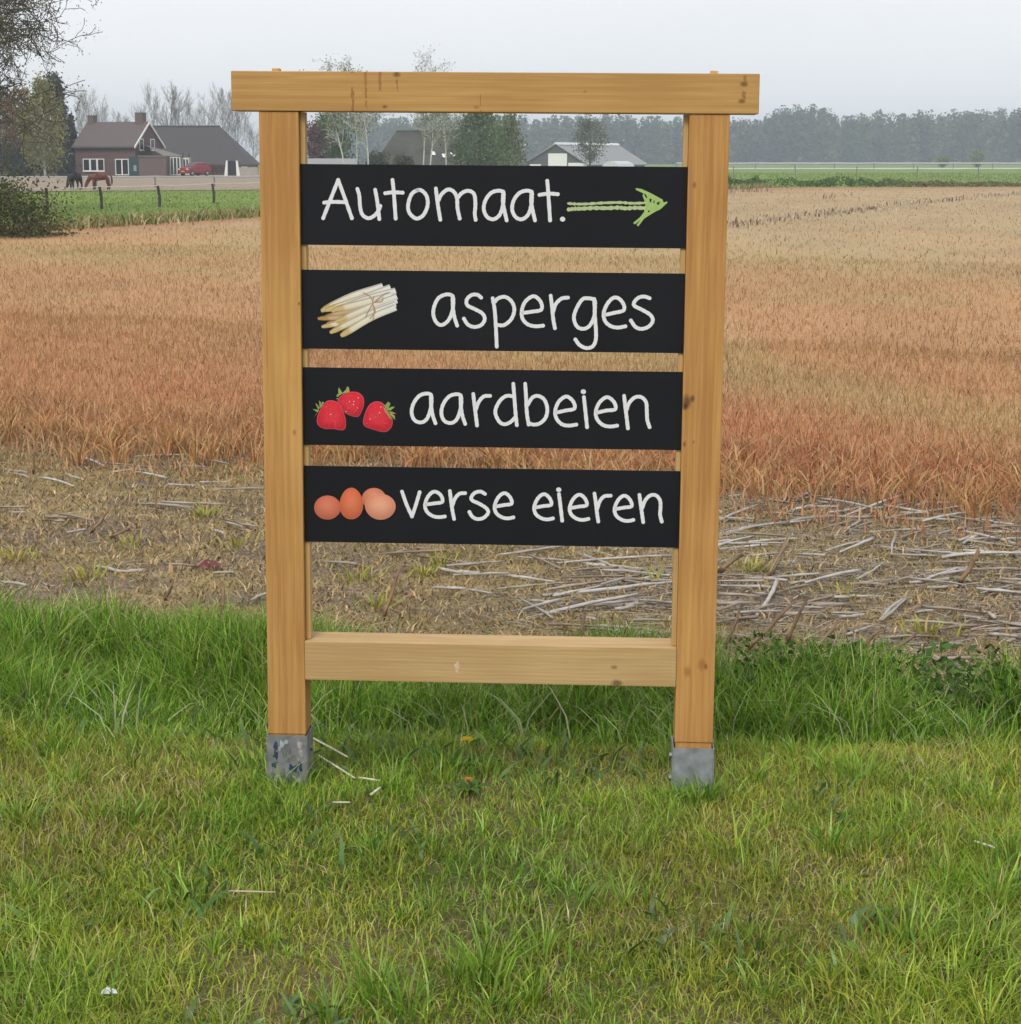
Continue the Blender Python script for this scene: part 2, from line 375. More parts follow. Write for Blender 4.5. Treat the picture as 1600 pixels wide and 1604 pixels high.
for sgn, wm in ((-1, wood_post_l), (1, wood_post_r)):
    a, b_ = (-GAP-PW, -GAP) if sgn < 0 else (GAP, GAP+PW)
    m = MB().box(a, b_, 0, PW, ZP, ZB-.001); post = m.build('post', wm, sign, bevel=.0025)
    MB().box(a+.003, b_-.003, .003, PW-.003, .06, ZP-.0005).build('tenon', wm, post)
    # galvanised ground anchor: four plates round the tenon with a folded lip and bolts
    an = MB(); t = .003; zt = ZP-.014 if sgn > 0 else ZP-.003; o = .001
    an.box(a-o, b_+o, -o-t, -o, -.12, zt); an.box(a-o, b_+o, PW+o, PW+o+t, -.12, zt)
    an.box(a-o-t, a-o-.0005, -o-t, PW+o+t, -.12, zt-.001); an.box(b_+o+.0005, b_+o+t, -o-t, PW+o+t, -.12, zt-.001)
    anc = an.build('ground_anchor', mat_plain('galvanised_steel', (.27, .29, .31) if sgn > 0 else (.24, .24, .25), .5, .35, 30, metal=.35, bump=.1), post)
    for zz in (.10, .04):
        MB().tube([(b_+t+.001, PW*.5, zz), (b_+t+.008, PW*.5, zz)] if sgn < 0 else [(a-t-.001, PW*.5, zz), (a-t-.008, PW*.5, zz)], .008, 6).build('bolt', mat_plain('bolt_steel', (.2, .2, .2), .5, metal=.6), anc)
    if sgn < 0:   # remnants of a torn paper label
        lb = MB()
        rl = random.Random(12); nl_ = 0
        for (fx_, zz, rr_, cc) in [(.018, .12, .010, (.03, .05, .09)), (.020, .095, .011, (.03, .05, .10)), (.017, .068, .009, (.03, .05, .09)), (.036, .125, .009, (.36, .36, .36)), (.046, .130, .007, (.30, .31, .31)), (.030, .112, .006, (.33, .33, .33)),
                (.058, .062, .010, (.025, .055, .10)), (.070, .058, .012, (.025, .055, .11)), (.082, .064, .009, (.03, .05, .09)), (.066, .030, .010, (.38, .39, .39)), (.080, .026, .009, (.36, .37, .37)), (.085, .10, .007, (.33, .33, .34)), (.082, .125, .008, (.35, .35, .36)), (.078, .085, .006, (.25, .27, .29)),
                (.064, .09, .007, (.16, .19, .12)), (.056, .105, .006, (.14, .15, .14)), (.02, .033, .008, (.38, .38, .38)), (.043, .10, .008, (.14, .15, .15)), (.052, .082, .007, (.13, .14, .13)), (.036, .05, .009, (.15, .16, .14)), (.048, .03, .007, (.14, .15, .14))]:
            poly = []
            for t_ in np.linspace(0, 6.28, 10)[:-1]: k_ = rr_*rl.uniform(.45, 1.25); poly.append((a+min(max(fx_+k_*math.cos(t_)*.8, .003), PW-.003), zz+k_*math.sin(t_)*1.3))
            cc = tuple(c_*rl.uniform(.8, 1.1) for c_ in cc); nl_ += 1
            lb.prism(poly, -.0048-.00005*nl_, -.0042, cc)
        lb.build('torn_label', mat_plain('label_paper', None, .7, .3, 90, attr=True), anc)
    # peg of the post showing above the beam
    MB().box(sgn*.53-.009, sgn*.53+.009, .03, .06, ZT, ZT+.008).build('peg', wood_bat, sign, bevel=.001)
    # batten that carries the boards, standing on the rail
    MB().box(*((-GAP+.0005, -GAP+.0125) if sgn < 0 else (GAP-.0125, GAP-.0005)), .0195, .055, ZR+.001, ZB-.002).build('batten', wood_bat, sign, bevel=.001)
bm_ = MB().box(-GAP-PW-.0654, GAP+PW+.0683, -.004, PW+.004, 0, ZT-ZB).build('top_beam', wood_beam, sign, bevel=.0025)
bm_.location = (0, 0, ZB)
rail = MB().box(-GAP+.0005, GAP-.0005, -.0035, .1035, ZRB, ZR).build('bottom_rail', wood_rail, sign, bevel=.002)
MB().add([(-.083+.007*math.cos(t_)*(1+.3*math.sin(3*t_)), -.0039, .337+.014*math.sin(t_)*(1+.25*math.sin(5*t_+1))) for t_ in np.linspace(0, 5.6, 9)], [tuple(range(9))]).build('paint_smudge', mat_plain('smudge', (.57, .42, .28), .8, .25, 120), rail)

# traced pen strokes and printed outlines, in metres on the boards
LETTERS=[[[(-.4154,1.458),(-.3968,1.5038),(-.3776,1.5506)],[(-.3776,1.5506),(-.3608,1.5041),(-.3448,1.4587)],[(-.4125,1.4957),(-.3937,1.4977),(-.3624,1.4973)],[(-.3309,1.5296),(-.3263,1.5136),(-.3243,1.486),(-.3188,1.4675),(-.3047,1.459),(-.2906,1.4647),(-.2796,1.4771),(-.2749,1.4889)],[(-.2872,1.5278),(-.2826,1.5017),(-.2796,1.4771),(-.2775,1.4571)],[(-.2449,1.5517),(-.2419,1.5236),(-.2374,1.459)],[(-.2628,1.5197),(-.2435,1.522),(-.2201,1.5213)],[(-.1842,1.5271),(-.1983,1.5178),(-.2067,1.4931),(-.2046,1.4747),(-.1937,1.4625),(-.1827,1.4595),(-.1687,1.4689),(-.1593,1.4905),(-.1609,1.512),(-.1718,1.5257),(-.1842,1.5277)],[(-.1390,1.5321),(-.1359,1.506),(-.1328,1.4846),(-.1281,1.4569)],[(-.1328,1.503),(-.1250,1.5184),(-.1095,1.5299),(-.0955,1.5248),(-.0876,1.5095),(-.0860,1.485),(-.0807,1.4604)],[(-.0861,1.5095),(-.0752,1.5219),(-.0597,1.5272),(-.0457,1.5191),(-.0425,1.4946),(-.0439,1.4731),(-.0417,1.4577)],[(.0251,1.5239),(.0142,1.5281),(-.0044,1.5225),(-.0182,1.504),(-.0219,1.4825),(-.0134,1.4647),(.0022,1.4593),(.0171,1.4705),(.0244,1.4921),(.0262,1.512),(.0251,1.5258)],[(.0254,1.5258),(.0244,1.5013),(.0286,1.4798),(.0340,1.4568)],[(.0940,1.5245),(.0831,1.5287),(.0646,1.523),(.0507,1.5046),(.0472,1.4831),(.0557,1.4653),(.0713,1.4599),(.0861,1.4711),(.0934,1.4927),(.0951,1.5126),(.0940,1.5263)],[(.0943,1.5264),(.0933,1.5019),(.0975,1.4804),(.1030,1.4575)],[(.1318,1.5526),(.1343,1.5267),(.1397,1.4578)],[(.1133,1.5189),(.1359,1.5221),(.1576,1.5208)],[(.1695,1.4611),(.1707,1.4608)]],[[(-.0980,1.2718),(-.1122,1.2757),(-.1310,1.2677),(-.1420,1.2488),(-.1452,1.2268),(-.1379,1.2075),(-.1246,1.2004),(-.1083,1.2116),(-.0986,1.2336),(-.0958,1.2556),(-.0980,1.2727)],[(-.0977,1.2712),(-.0970,1.2462),(-.0932,1.2212),(-.0862,1.1993)],[(-.0274,1.2688),(-.0368,1.2756),(-.0509,1.2748),(-.0625,1.2637),(-.0612,1.2497),(-.0429,1.2405),(-.0240,1.2298),(-.0183,1.2157),(-.0270,1.2015),(-.0443,1.1966),(-.0601,1.2027),(-.0696,1.2167)],[(.0009,1.2675),(.0058,1.2411),(.0091,1.2004),(.0117,1.1486)],[(.0057,1.2582),(.0150,1.2677),(.0322,1.271),(.0486,1.2587),(.0544,1.2385),(.0467,1.2165),(.0296,1.2022),(.0139,1.202)],[(.0764,1.2325),(.0983,1.2358),(.1202,1.2408),(.1201,1.2579),(.1074,1.2718),(.0949,1.2717),(.0793,1.2575),(.0726,1.2355),(.0756,1.2168),(.0892,1.2038),(.1081,1.2),(.1253,1.2017)],[(.1433,1.2753),(.1468,1.2489),(.1503,1.2177),(.1546,1.1958)],[(.1500,1.2364),(.1561,1.2552),(.1700,1.2685),(.1856,1.2711)],[(.2497,1.2662),(.2325,1.2701),(.2200,1.2662),(.2063,1.2433),(.2009,1.2214),(.2084,1.2011),(.2242,1.195),(.2397,1.203),(.2503,1.225),(.2521,1.25),(.2500,1.2671)],[(.2500,1.2687),(.2525,1.2251),(.2556,1.1876),(.2547,1.1656),(.2468,1.1514),(.2311,1.1481),(.2153,1.1557),(.2051,1.1688)],[(.2784,1.23),(.2986,1.235),(.3219,1.2414),(.3216,1.257),(.3089,1.2709),(.2949,1.2707),(.2811,1.255),(.2736,1.2331),(.2777,1.2144),(.2913,1.2027),(.3086,1.1991),(.3273,1.2025)],[(.3852,1.2717),(.3727,1.2756),(.3587,1.273),(.3480,1.262),(.3488,1.2527),(.3671,1.2435),(.3876,1.2313),(.3941,1.2173),(.3851,1.2031),(.3680,1.1967),(.3523,1.2012),(.3405,1.2167)]],[[(-.1514,1.0269),(-.1625,1.0302),(-.1800,1.0242),(-.1943,1.0049),(-.1991,.9825),(-.1918,.9635),(-.1753,.9579),(-.1610,.9671),(-.1524,.9896),(-.1492,1.0119),(-.1514,1.0278)],[(-.1511,1.0278),(-.1505,1.0023),(-.1466,.9769),(-.1396,.9562)],[(-.0775,1.0262),(-.0886,1.0296),(-.1060,1.0236),(-.1203,1.0043),(-.1250,.9819),(-.1177,.9629),(-.1011,.9574),(-.0869,.9665),(-.0783,.9890),(-.0752,1.0113),(-.0775,1.0272)],[(-.0772,1.0272),(-.0765,1.0017),(-.0726,.9763),(-.0655,.9556)],[(-.0458,1.0308),(-.0426,1.0038),(-.0393,.9783),(-.0360,.9522)],[(-.0393,.9911),(-.0324,1.0103),(-.0198,1.0248),(-.0040,1.0266)],[(.0545,1.0258),(.0371,1.0271),(.0214,1.0158),(.0104,.9949),(.0105,.9790),(.0202,.9616),(.0329,.9563),(.0471,.9620),(.0581,.9733)],[(.0533,1.0575),(.0561,1.0242),(.0596,.9829),(.0630,.9542)],[(.0827,1.0579),(.0852,1.0246),(.0874,.9864),(.0922,.9562)],[(.0895,1.0056),(.1004,1.0232),(.1146,1.0281),(.1304,1.0188),(.1380,.9967),(.1341,.9743),(.1200,.9598),(.1042,.9564),(.0921,.9604)],[(.1624,.9875),(.1829,.9925),(.2049,.9976),(.2031,1.0134),(.1903,1.026),(.1793,1.0258),(.1653,1.0129),(.1576,.9906),(.1616,.9715),(.1754,.9580),(.1928,.9551),(.2102,.9579)],[(.2282,1.0265),(.2317,.9979),(.2371,.9519)],[(.2261,1.0401),(.2273,1.0398)],[(.2634,.9888),(.2838,.9939),(.3058,.9974),(.3040,1.0132),(.2912,1.0257),(.2802,1.0256),(.2662,1.0127),(.2580,.9904),(.2621,.9713),(.2765,.9578),(.2940,.9542),(.3113,.9567)],[(.3273,1.031),(.3309,1.0025),(.3346,.9771),(.3382,.9501)],[(.3342,.9962),(.3402,1.0137),(.3541,1.0275),(.3698,1.0283),(.3817,1.0158),(.3840,.9937),(.3857,.9714),(.3917,.9540)]],[[(-.2235,.7826),(-.2123,.7504),(-.1986,.7197)],[(-.1986,.7197),(-.1883,.7507),(-.1793,.7817)],[(-.1610,.7512),(-.1418,.7541),(-.1225,.7583),(-.1257,.7744),(-.1386,.7833),(-.1498,.7805),(-.1610,.7658),(-.1658,.7462),(-.1594,.7307),(-.1449,.7212),(-.1305,.7191),(-.1161,.7210)],[(-.1034,.7861),(-.1001,.7586),(-.0968,.7359),(-.0926,.7149)],[(-.0969,.7489),(-.0905,.7669),(-.0793,.7794),(-.0649,.7812)],[(-.0154,.7801),(-.0266,.7857),(-.0410,.7822),(-.0496,.7708),(-.0466,.7627),(-.0297,.7549),(-.0120,.7438),(-.0071,.7325),(-.0183,.7193),(-.0343,.7158),(-.0471,.7221),(-.0542,.7334)],[(.0152,.7491),(.0327,.7526),(.0512,.7562),(.0486,.7707),(.0373,.7819),(.0261,.7801),(.0150,.7669),(.0088,.7474),(.0137,.7312),(.0281,.7211),(.0426,.7187),(.0560,.7215)],[(.1142,.7481),(.1317,.7516),(.1502,.7551),(.1475,.7697),(.1362,.7808),(.1251,.7790),(.1140,.7659),(.1078,.7464),(.1128,.7302),(.1273,.7201),(.1417,.7177),(.1550,.7205)],[(.1696,.7823),(.1731,.7565),(.1784,.7151)],[(.1682,.7936),(.1695,.7933)],[(.2029,.7482),(.2203,.7517),(.2388,.7553),(.2360,.7698),(.2247,.7809),(.2136,.7791),(.2026,.7660),(.1965,.7465),(.2015,.7304),(.2160,.7202),(.2304,.7179),(.2437,.7207)],[(.2580,.7853),(.2623,.7579),(.2652,.7353),(.2687,.7143)],[(.2656,.7466),(.2717,.7661),(.2826,.7786),(.2985,.7804)],[(.3149,.7474),(.3324,.7509),(.3507,.7545),(.3479,.7690),(.3366,.7801),(.3255,.7783),(.3146,.7652),(.3086,.7457),(.3137,.7296),(.3282,.7194),(.3425,.7171),(.3558,.7199)],[(.3699,.7838),(.3735,.7597),(.3771,.7371),(.3807,.7145)],[(.3775,.7500),(.3844,.7695),(.3968,.7826),(.4111,.7829),(.4215,.7701),(.4229,.7508),(.4223,.7346),(.4268,.7168)]]]
ARROW_SHAFT=[[(.1833,1.499),(.2043,1.4976),(.2291,1.4981),(.2693,1.5009),(.3095,1.5022),(.3373,1.5006),(.3697,1.5018)],[(.1847,1.4843),(.1983,1.4862),(.2169,1.4867),(.2447,1.4885),(.2757,1.4884),(.3066,1.4899),(.3221,1.4882),(.3468,1.49),(.3700,1.489)]]
ARROW_HEAD=[(.3453,1.537),(.3598,1.5353),(.3831,1.5251),(.4118,1.5101),(.4144,1.5031),(.4221,1.5059),(.4237,1.5029),(.4061,1.4862),(.3964,1.4821),(.3781,1.4707),(.3677,1.4638),(.3544,1.4453),(.3501,1.4483),(.3603,1.4628),(.3469,1.4502),(.3413,1.4532),(.3580,1.4674),(.3674,1.4798),(.3702,1.492),(.3693,1.5042),(.3632,1.5188),(.3652,1.5249),(.3475,1.5321)]
ARROW_HOLES=[[(.3662,1.5231),(.3702,1.5232),(.3747,1.515),(.3716,1.5134)],[(.3803,1.5129),(.3853,1.5111),(.3842,1.5037),(.3804,1.5049)],[(.3897,1.5068),(.3921,1.5087),(.3928,1.5032),(.3904,1.5001)],[(.3975,1.5029),(.4057,1.5052),(.4028,1.4984),(.3991,1.4972)],[(.3766,1.4829),(.3809,1.4842),(.3809,1.4805),(.3773,1.4798)],[(.3651,1.4987),(.3701,1.5),(.3695,1.4951),(.3640,1.4956)]]
STRAWBERRIES=[[(-.4353,.9665),(-.4255,.9906),(-.4125,1.0068),(-.3997,1.0102),(-.3838,1.0056),(-.3728,.9898),(-.3634,.9611),(-.3652,.9402),(-.3748,.9353),(-.3956,.9382),(-.4180,.9385),(-.4339,.9489)],[(-.3838,1.0104),(-.3693,1.0265),(-.3501,1.0322),(-.3310,1.0302),(-.3190,1.0176),(-.3185,.9969),(-.3282,.9744),(-.3378,.9694),(-.3570,.9740),(-.3681,.9818),(-.3759,.9977)],[(-.3203,.9617),(-.3122,.9874),(-.3009,1.0035),(-.2850,1.0091),(-.2691,1.0033),(-.2564,.9818),(-.2469,.9659),(-.2486,.9467),(-.2598,.9343),(-.2742,.9328),(-.2997,.9395),(-.3172,.9473)]]
CALYX=[[[(-.4287,.9906),(-.4232,.9939),(-.4253,1.005),(-.4301,1.0098)],[(-.4255,.9922),(-.4173,1.0051),(-.4221,1.0067)],[(-.4319,.9858),(-.4287,.9906),(-.4365,1.0017),(-.4391,1.0017)],[(-.4336,.9793),(-.4303,.9858),(-.4463,.9878)],[(-.4368,.9745),(-.4336,.9809),(-.4433,.9664)]],[[(-.3837,1.0184),(-.3741,1.0265),(-.3837,1.0263),(-.3869,1.0215)],[(-.3805,1.0232),(-.3709,1.0281),(-.3803,1.0433),(-.3820,1.0359)],[(-.3741,1.0265),(-.3533,1.0322),(-.3548,1.0426),(-.3596,1.0458),(-.3622,1.0378)],[(-.3854,1.012),(-.3815,1.0158),(-.3866,1.0158)]],[[(-.2691,1.0007),(-.2580,.9881),(-.2516,1.0042),(-.2579,1.0089),(-.2637,1.0008)],[(-.2628,.9881),(-.2516,.9866),(-.2405,.9963),(-.2484,.9962)],[(-.2596,.9849),(-.2501,.9786),(-.2373,.9788),(-.2469,.9835)],[(-.2565,.9802),(-.2485,.9723),(-.2396,.9628),(-.2421,.9740)],[(-.2707,.9975),(-.2644,.9912),(-.2565,.9786),(-.2470,.9627),(-.2533,.9674),(-.2660,.9848)],[(-.2549,.9786),(-.2437,.9723),(-.2390,.9724),(-.2485,.9787)]]]
EGGS=[([(-.3780,.7396),(-.3785,.7348),(-.3798,.7301),(-.3818,.7256),(-.3846,.7215),(-.3881,.7177),(-.3921,.7146),(-.3966,.7120),(-.4015,.7100),(-.4066,.7088),(-.4119,.7084),(-.4171,.7087),(-.4222,.7097),(-.4271,.7115),(-.4315,.7139),(-.4355,.7170),(-.4389,.7206),(-.4416,.7246),(-.4436,.7291),(-.4448,.7337),(-.4451,.7385),(-.4447,.7433),(-.4434,.7480),(-.4413,.7525),(-.4385,.7566),(-.4351,.7603),(-.4310,.7635),(-.4265,.7661),(-.4216,.7680),(-.4165,.7692),(-.4113,.7696),(-.4060,.7693),(-.4009,.7683),(-.3961,.7665),(-.3916,.7641),(-.3877,.7611),(-.3843,.7575),(-.3816,.7534),(-.3796,.7490),(-.3784,.7444)],(-.4115,.7423)),([(-.2640,.7642),(-.2644,.7599),(-.2655,.7557),(-.2674,.7517),(-.2698,.7480),(-.2729,.7447),(-.2766,.7419),(-.2806,.7396),(-.2850,.7378),(-.2896,.7368),(-.2944,.7364),(-.2991,.7366),(-.3037,.7375),(-.3081,.7391),(-.3121,.7413),(-.3157,.7440),(-.3188,.7472),(-.3212,.7509),(-.3230,.7548),(-.3241,.7589),(-.3244,.7632),(-.3240,.7675),(-.3229,.7717),(-.3211,.7756),(-.3186,.7793),(-.3155,.7826),(-.3119,.7855),(-.3078,.7878),(-.3034,.7895),(-.2988,.7905),(-.2941,.7909),(-.2894,.7907),(-.2848,.7898),(-.2804,.7882),(-.2764,.7860),(-.2728,.7833),(-.2697,.7801),(-.2673,.7765),(-.2655,.7726),(-.2644,.7684)],(-.2942,.7669)),([(-.3216,.7509),(-.3216,.7446),(-.3223,.7384),(-.3238,.7325),(-.3260,.7271),(-.3290,.7222),(-.3326,.7180),(-.3368,.7147),(-.3415,.7121),(-.3464,.7106),(-.3515,.7100),(-.3566,.7104),(-.3616,.7118),(-.3662,.7142),(-.3703,.7174),(-.3739,.7215),(-.3768,.7263),(-.3790,.7316),(-.3804,.7375),(-.3810,.7436),(-.3809,.7500),(-.3800,.7563),(-.3784,.7625),(-.3763,.7683),(-.3736,.7738),(-.3705,.7786),(-.3670,.7828),(-.3632,.7861),(-.3592,.7886),(-.3551,.7902),(-.3509,.7907),(-.3468,.7903),(-.3427,.7889),(-.3387,.7865),(-.3350,.7833),(-.3316,.7792),(-.3285,.7745),(-.3259,.7691),(-.3239,.7633),(-.3224,.7572)],(-.3512,.7537)),([(-.2399,.7402),(-.2412,.7351),(-.2435,.7302),(-.2465,.7256),(-.2503,.7214),(-.2547,.7178),(-.2595,.7148),(-.2648,.7125),(-.2703,.7110),(-.2760,.7103),(-.2817,.7103),(-.2873,.7112),(-.2927,.7129),(-.2978,.7154),(-.3025,.7185),(-.3067,.7223),(-.3102,.7266),(-.3131,.7313),(-.3151,.7363),(-.3163,.7415),(-.3166,.7467),(-.3160,.7519),(-.3144,.7569),(-.3118,.7615),(-.3084,.7656),(-.3041,.7692),(-.2991,.7722),(-.2935,.7745),(-.2875,.7759),(-.2812,.7766),(-.2748,.7765),(-.2685,.7755),(-.2625,.7738),(-.2569,.7713),(-.2518,.7682),(-.2476,.7644),(-.2441,.7601),(-.2416,.7554),(-.2400,.7505),(-.2395,.7453)],(-.2782,.7467))]
SPEARS=[[[(-.2694,1.2943),(-.3484,1.2685),(-.4230,1.2316)],55],[[(-.2506,1.2914),(-.3264,1.2624),(-.4119,1.2333)],55],[[(-.2380,1.2837),(-.3137,1.2626),(-.3961,1.2303)],52],[[(-.2569,1.2663),(-.3392,1.2388),(-.4185,1.2143)],45],[[(-.2696,1.2505),(-.3488,1.2214),(-.4312,1.2126)],42],[[(-.2633,1.2506),(-.3393,1.2152),(-.4085,1.2003)],45],[[(-.2697,1.2443),(-.3425,1.2121),(-.4219,1.1923)],42],[[(-.2349,1.2603),(-.3013,1.2345),(-.3822,1.2022)],52],[[(-.2381,1.2509),(-.3140,1.2218),(-.4014,1.1783)],50],[[(-.2475,1.2727),(-.3138,1.2547),(-.3898,1.2351)],58],[[(-.2349,1.2697),(-.3012,1.2439),(-.3869,1.2053)],50],[[(-.2381,1.243),(-.3014,1.2157),(-.3745,1.1708)],58]]
TIES=[[(-.3174,1.2782),(-.3011,1.269),(-.2933,1.2534)],[(-.2916,1.2691),(-.2949,1.2534),(-.2912,1.2346),(-.2945,1.2095)],[(-.2933,1.2534),(-.2695,1.2724),(-.2569,1.2788)],[(-.2942,1.2518),(-.3044,1.2345),(-.3124,1.2187)],[(-.2942,1.2503),(-.2887,1.2315),(-.3014,1.2157)],[(-.2933,1.255),(-.2728,1.2568),(-.2696,1.2662)]]
M_board = mat_plain('black_board', (.0068, .0072, .0098), .55, .25, 3, spec=.22)
M_print = mat_plain('printed_picture', None, .6, .04, 40, attr=True)
M_white = mat_plain('white_print', (.70, .70, .72), .6, .05, 60)
M_green = mat_plain('chalk_green_print', None, .6, .12, 140, attr=True)
BV = .0150                                   # front of the boards behind the post fronts
def spline(p, n=7):
    if len(p) < 3: return [Vector(q) for q in p]
    p = [Vector(q) for q in p]; closed = (p[0]-p[-1]).length < .004 and len(p) > 5; out = []
    for i in range(len(p)-1):
        a = p[i-1] if i else (p[-2] if closed else p[0]*2-p[1]); d = p[i+2] if i+2 < len(p) else (p[1] if closed else p[-1]*2-p[-2])
        b_, c_ = p[i], p[i+1]
        for k in range(n):
            t = k/n
            out.append(.5*((2*b_)+(c_-a)*t+(2*a-5*b_+4*c_-d)*t*t+(3*b_-a-3*c_+d)*t**3))
    out.append(p[-1]); return out
def stroke(mb, pts, w, v, th, col=None, jitter=0, taper=0):
    """a felt-pen line with round ends lying on the board"""
    pts = spline(pts); k = len(pts); L, Rr = [], []
    for i, p in enumerate(pts):
        d = (pts[min(i+1, k-1)]-pts[max(i-1, 0)]); d = d.normalized() if d.length > 1e-7 else Vector((1, 0))
        nrm = Vector((-d.y, d.x)); ww = w*.5*(1+jitter*math.sin(i*1.7+k)+jitter*.6*math.sin(i*4.1))
        if taper: ww *= 1-taper*i/k
        L.append(p+nrm*ww); Rr.append(p-nrm*ww)
    def capend(p, d, r):
        a0 = math.atan2(d.y, d.x); return [p+Vector((math.cos(a0+t), math.sin(a0+t)))*r for t in np.linspace(-math.pi/2, math.pi/2, 7)[1:-1]]
    d1 = (pts[-1]-pts[-2]).normalized(); d0 = (pts[0]-pts[1]).normalized()
    poly = Rr+capend(pts[-1], d1, (L[-1]-Rr[-1]).length/2)+L[::-1]+capend(pts[0], d0, (L[0]-Rr[0]).length/2)
    # quads for the body, fans for the caps
    vs_ = [(p.x, v, p.y) for p in L]+[(p.x, v, p.y) for p in Rr]; fs = [(i, i+1, k+i+1, k+i) for i in range(k-1)]
    mb.add(vs_, fs, col)
    for c_, pe in ((capend(pts[-1], d1, (L[-1]-Rr[-1]).length/2), (Rr[-1], L[-1])), (capend(pts[0], d0, (L[0]-Rr[0]).length/2), (L[0], Rr[0]))):
        mb.add([(p.x, v, p.y) for p in [pe[0]]+c_+[pe[1]]], [tuple(range(len(c_)+2))], col)
ZS = [(1.5884, 1.393), (1.3325, 1.138), (1.0918, .8973), (.8446, .6505)]
for bi, (zt, zb) in enumerate(ZS):
    bd = MB().box(-GAP+.001, GAP-.001, BV, BV+.004, zb, zt).build('board', M_board, sign, bevel=.0006)
    bd['label'] = ['topmost black board lettered Automaat with green arrow', 'black board lettered asperges with white asparagus picture', 'black board lettered aardbeien with strawberry picture', 'lowest black board lettered verse eieren with egg picture'][bi]
    tx = MB()
    for si, s in enumerate(LETTERS[bi]):
        if bi == 3 and si == 7: tx.build('lettering', M_white, bd); tx = MB()
        dot = len(s) == 2
        if dot: s = [tuple(s[0]), ((s[0][0]+s[1][0])/2+.0002, (s[0][1]+s[1][1])/2), tuple(s[1])]
        stroke(tx, s, .0118 if dot else .0090, BV-.0006-.00002*si, 0, jitter=0 if dot else .05)
    tx.build('lettering', M_white, bd)
    if bi == 0:
        ar = MB()
        for k_, (s, w_) in enumerate(zip(ARROW_SHAFT, (.0062, .0088))): stroke(ar, s, w_, BV-.0006-.00003*k_, 0, (.42, .50, .26), jitter=.22)
        hd = [Vector(p) for p in ARROW_HEAD]
        ar.add([(p.x, BV-.00075, p.y) for p in hd], [tuple(range(len(hd)))], (.33, .48, .15))
        o = ar.build('arrow', M_green, bd)
        ho = MB()
        for h_ in ARROW_HOLES: ho.add([(x, BV-.0012, z) for x, z in h_], [tuple(range(len(h_)))])
        ho.build('arrow_gap', M_board, bd)
    if bi == 1:
        sp = MB()
        for k_, ((b0, b1, b2), w_) in enumerate(SPEARS):
            pts = spline([b0, b1, b2], 8); n = len(pts); w_ = w_/5/640*.94
            d = (pts[-1]-pts[0]).normalized(); nr = Vector((-d.y, d.x))
            for lane, (c0, c1, sh) in enumerate([(-.5, -.28, .62), (-.28, .05, 1.0), (.05, .32, .96), (.32, .5, .75)]):
                vs_, cc = [], []
                for i, p in enumerate(pts):
                    t = i/(n-1); ww = w_*(1 if t < .82 else 1-((t-.82)/.18)**3*.5)
                    for c_ in (c0, c1): vs_.append((p.x+nr.x*ww*c_, BV-.0006-.00008*k_, p.y+nr.y*ww*c_))
                    base = np.array((.72, .70, .66))*(1-t)+np.array((.70, .60, .40))*t
                    if t > .86: base = np.array((.56, .42, .18))
                    if k_ in (4, 5, 3): base = base*np.array((.75, .6, .45))
                    cc += [tuple(base*sh)]*2
                b0_ = len(sp.v); sp.v += vs_; sp.c += cc
                for i in range(n-1): sp.f.append((b0_+2*i, b0_+2*i+1, b0_+2*i+3, b0_+2*i+2)); sp.m.append(0)
        so = sp.build('asparagus_picture', M_print, bd)
        ti = MB()
        for k_, s in enumerate(TIES): stroke(ti, s, .0022, BV-.0022-.00003*k_, 0, (.42, .27, .16), jitter=.2)
        ti.build('twine', M_print, so)
    if bi == 2:
        for k_ in (1, 0, 2):
            pb = MB(); pts = spline(STRAWBERRIES[k_]+[STRAWBERRIES[k_][0]], 4)[:-1]; n = len(pts); cen = sum(pts, Vector((0, 0)))/n
            v = BV-.0006-.0003*(k_ == 0)
            rings = [1, .93, .7, .4]; base_cols = [(.50, .10, .13), (.52, .012, .03), (.60, .014, .035), (.62, .03, .05)]
            for r_, cc in zip(rings, base_cols):
                for p in pts:
                    q_ = cen+(p-cen)*r_; sh = 1+.35*((p-cen).normalized().y)*(r_ > .5)*.6
                    pb.v.append((q_.x, v, q_.y)); pb.c.append(tuple(np.array(cc)*sh))
            for r_ in range(3):
                for i in range(n): pb.f.append((r_*n+i, r_*n+(i+1) % n, (r_+1)*n+(i+1) % n, (r_+1)*n+i)); pb.m.append(0)
            pb.f.append(tuple(3*n+i for i in range(n))); pb.m.append(0)
            st_ = pb.build('strawberry_picture', M_print, bd)
            sd_ = MB(); rr = random.Random(k_)
            for i in range(46):
                p = pts[rr.randrange(n)]; q_ = cen+(p-cen)*math.sqrt(rr.random())*.88; hl = rr.random() < (.12 if k_ else .04)
                s_ = .0016 if hl else .0010
                sd_.add([(q_.x-s_, v-.0002, q_.y), (q_.x, v-.0002, q_.y-s_), (q_.x+s_, v-.0002, q_.y), (q_.x, v-.0002, q_.y+s_)], [(0, 1, 2, 3)], (.8, .6, .58) if hl else (.72, .14, .10))
            sd_.build('seeds', M_print, st_)['kind'] = 'stuff'
            lv = MB()
            for j, lf in enumerate(CALYX[k_]): lv.add([(x, v-.0004-.00003*j, z) for x, z in lf], [tuple(range(len(lf)))], (.20+.06*(j % 3), .32+.05*(j % 2), .10))
            lv.build('calyx', M_print, st_)
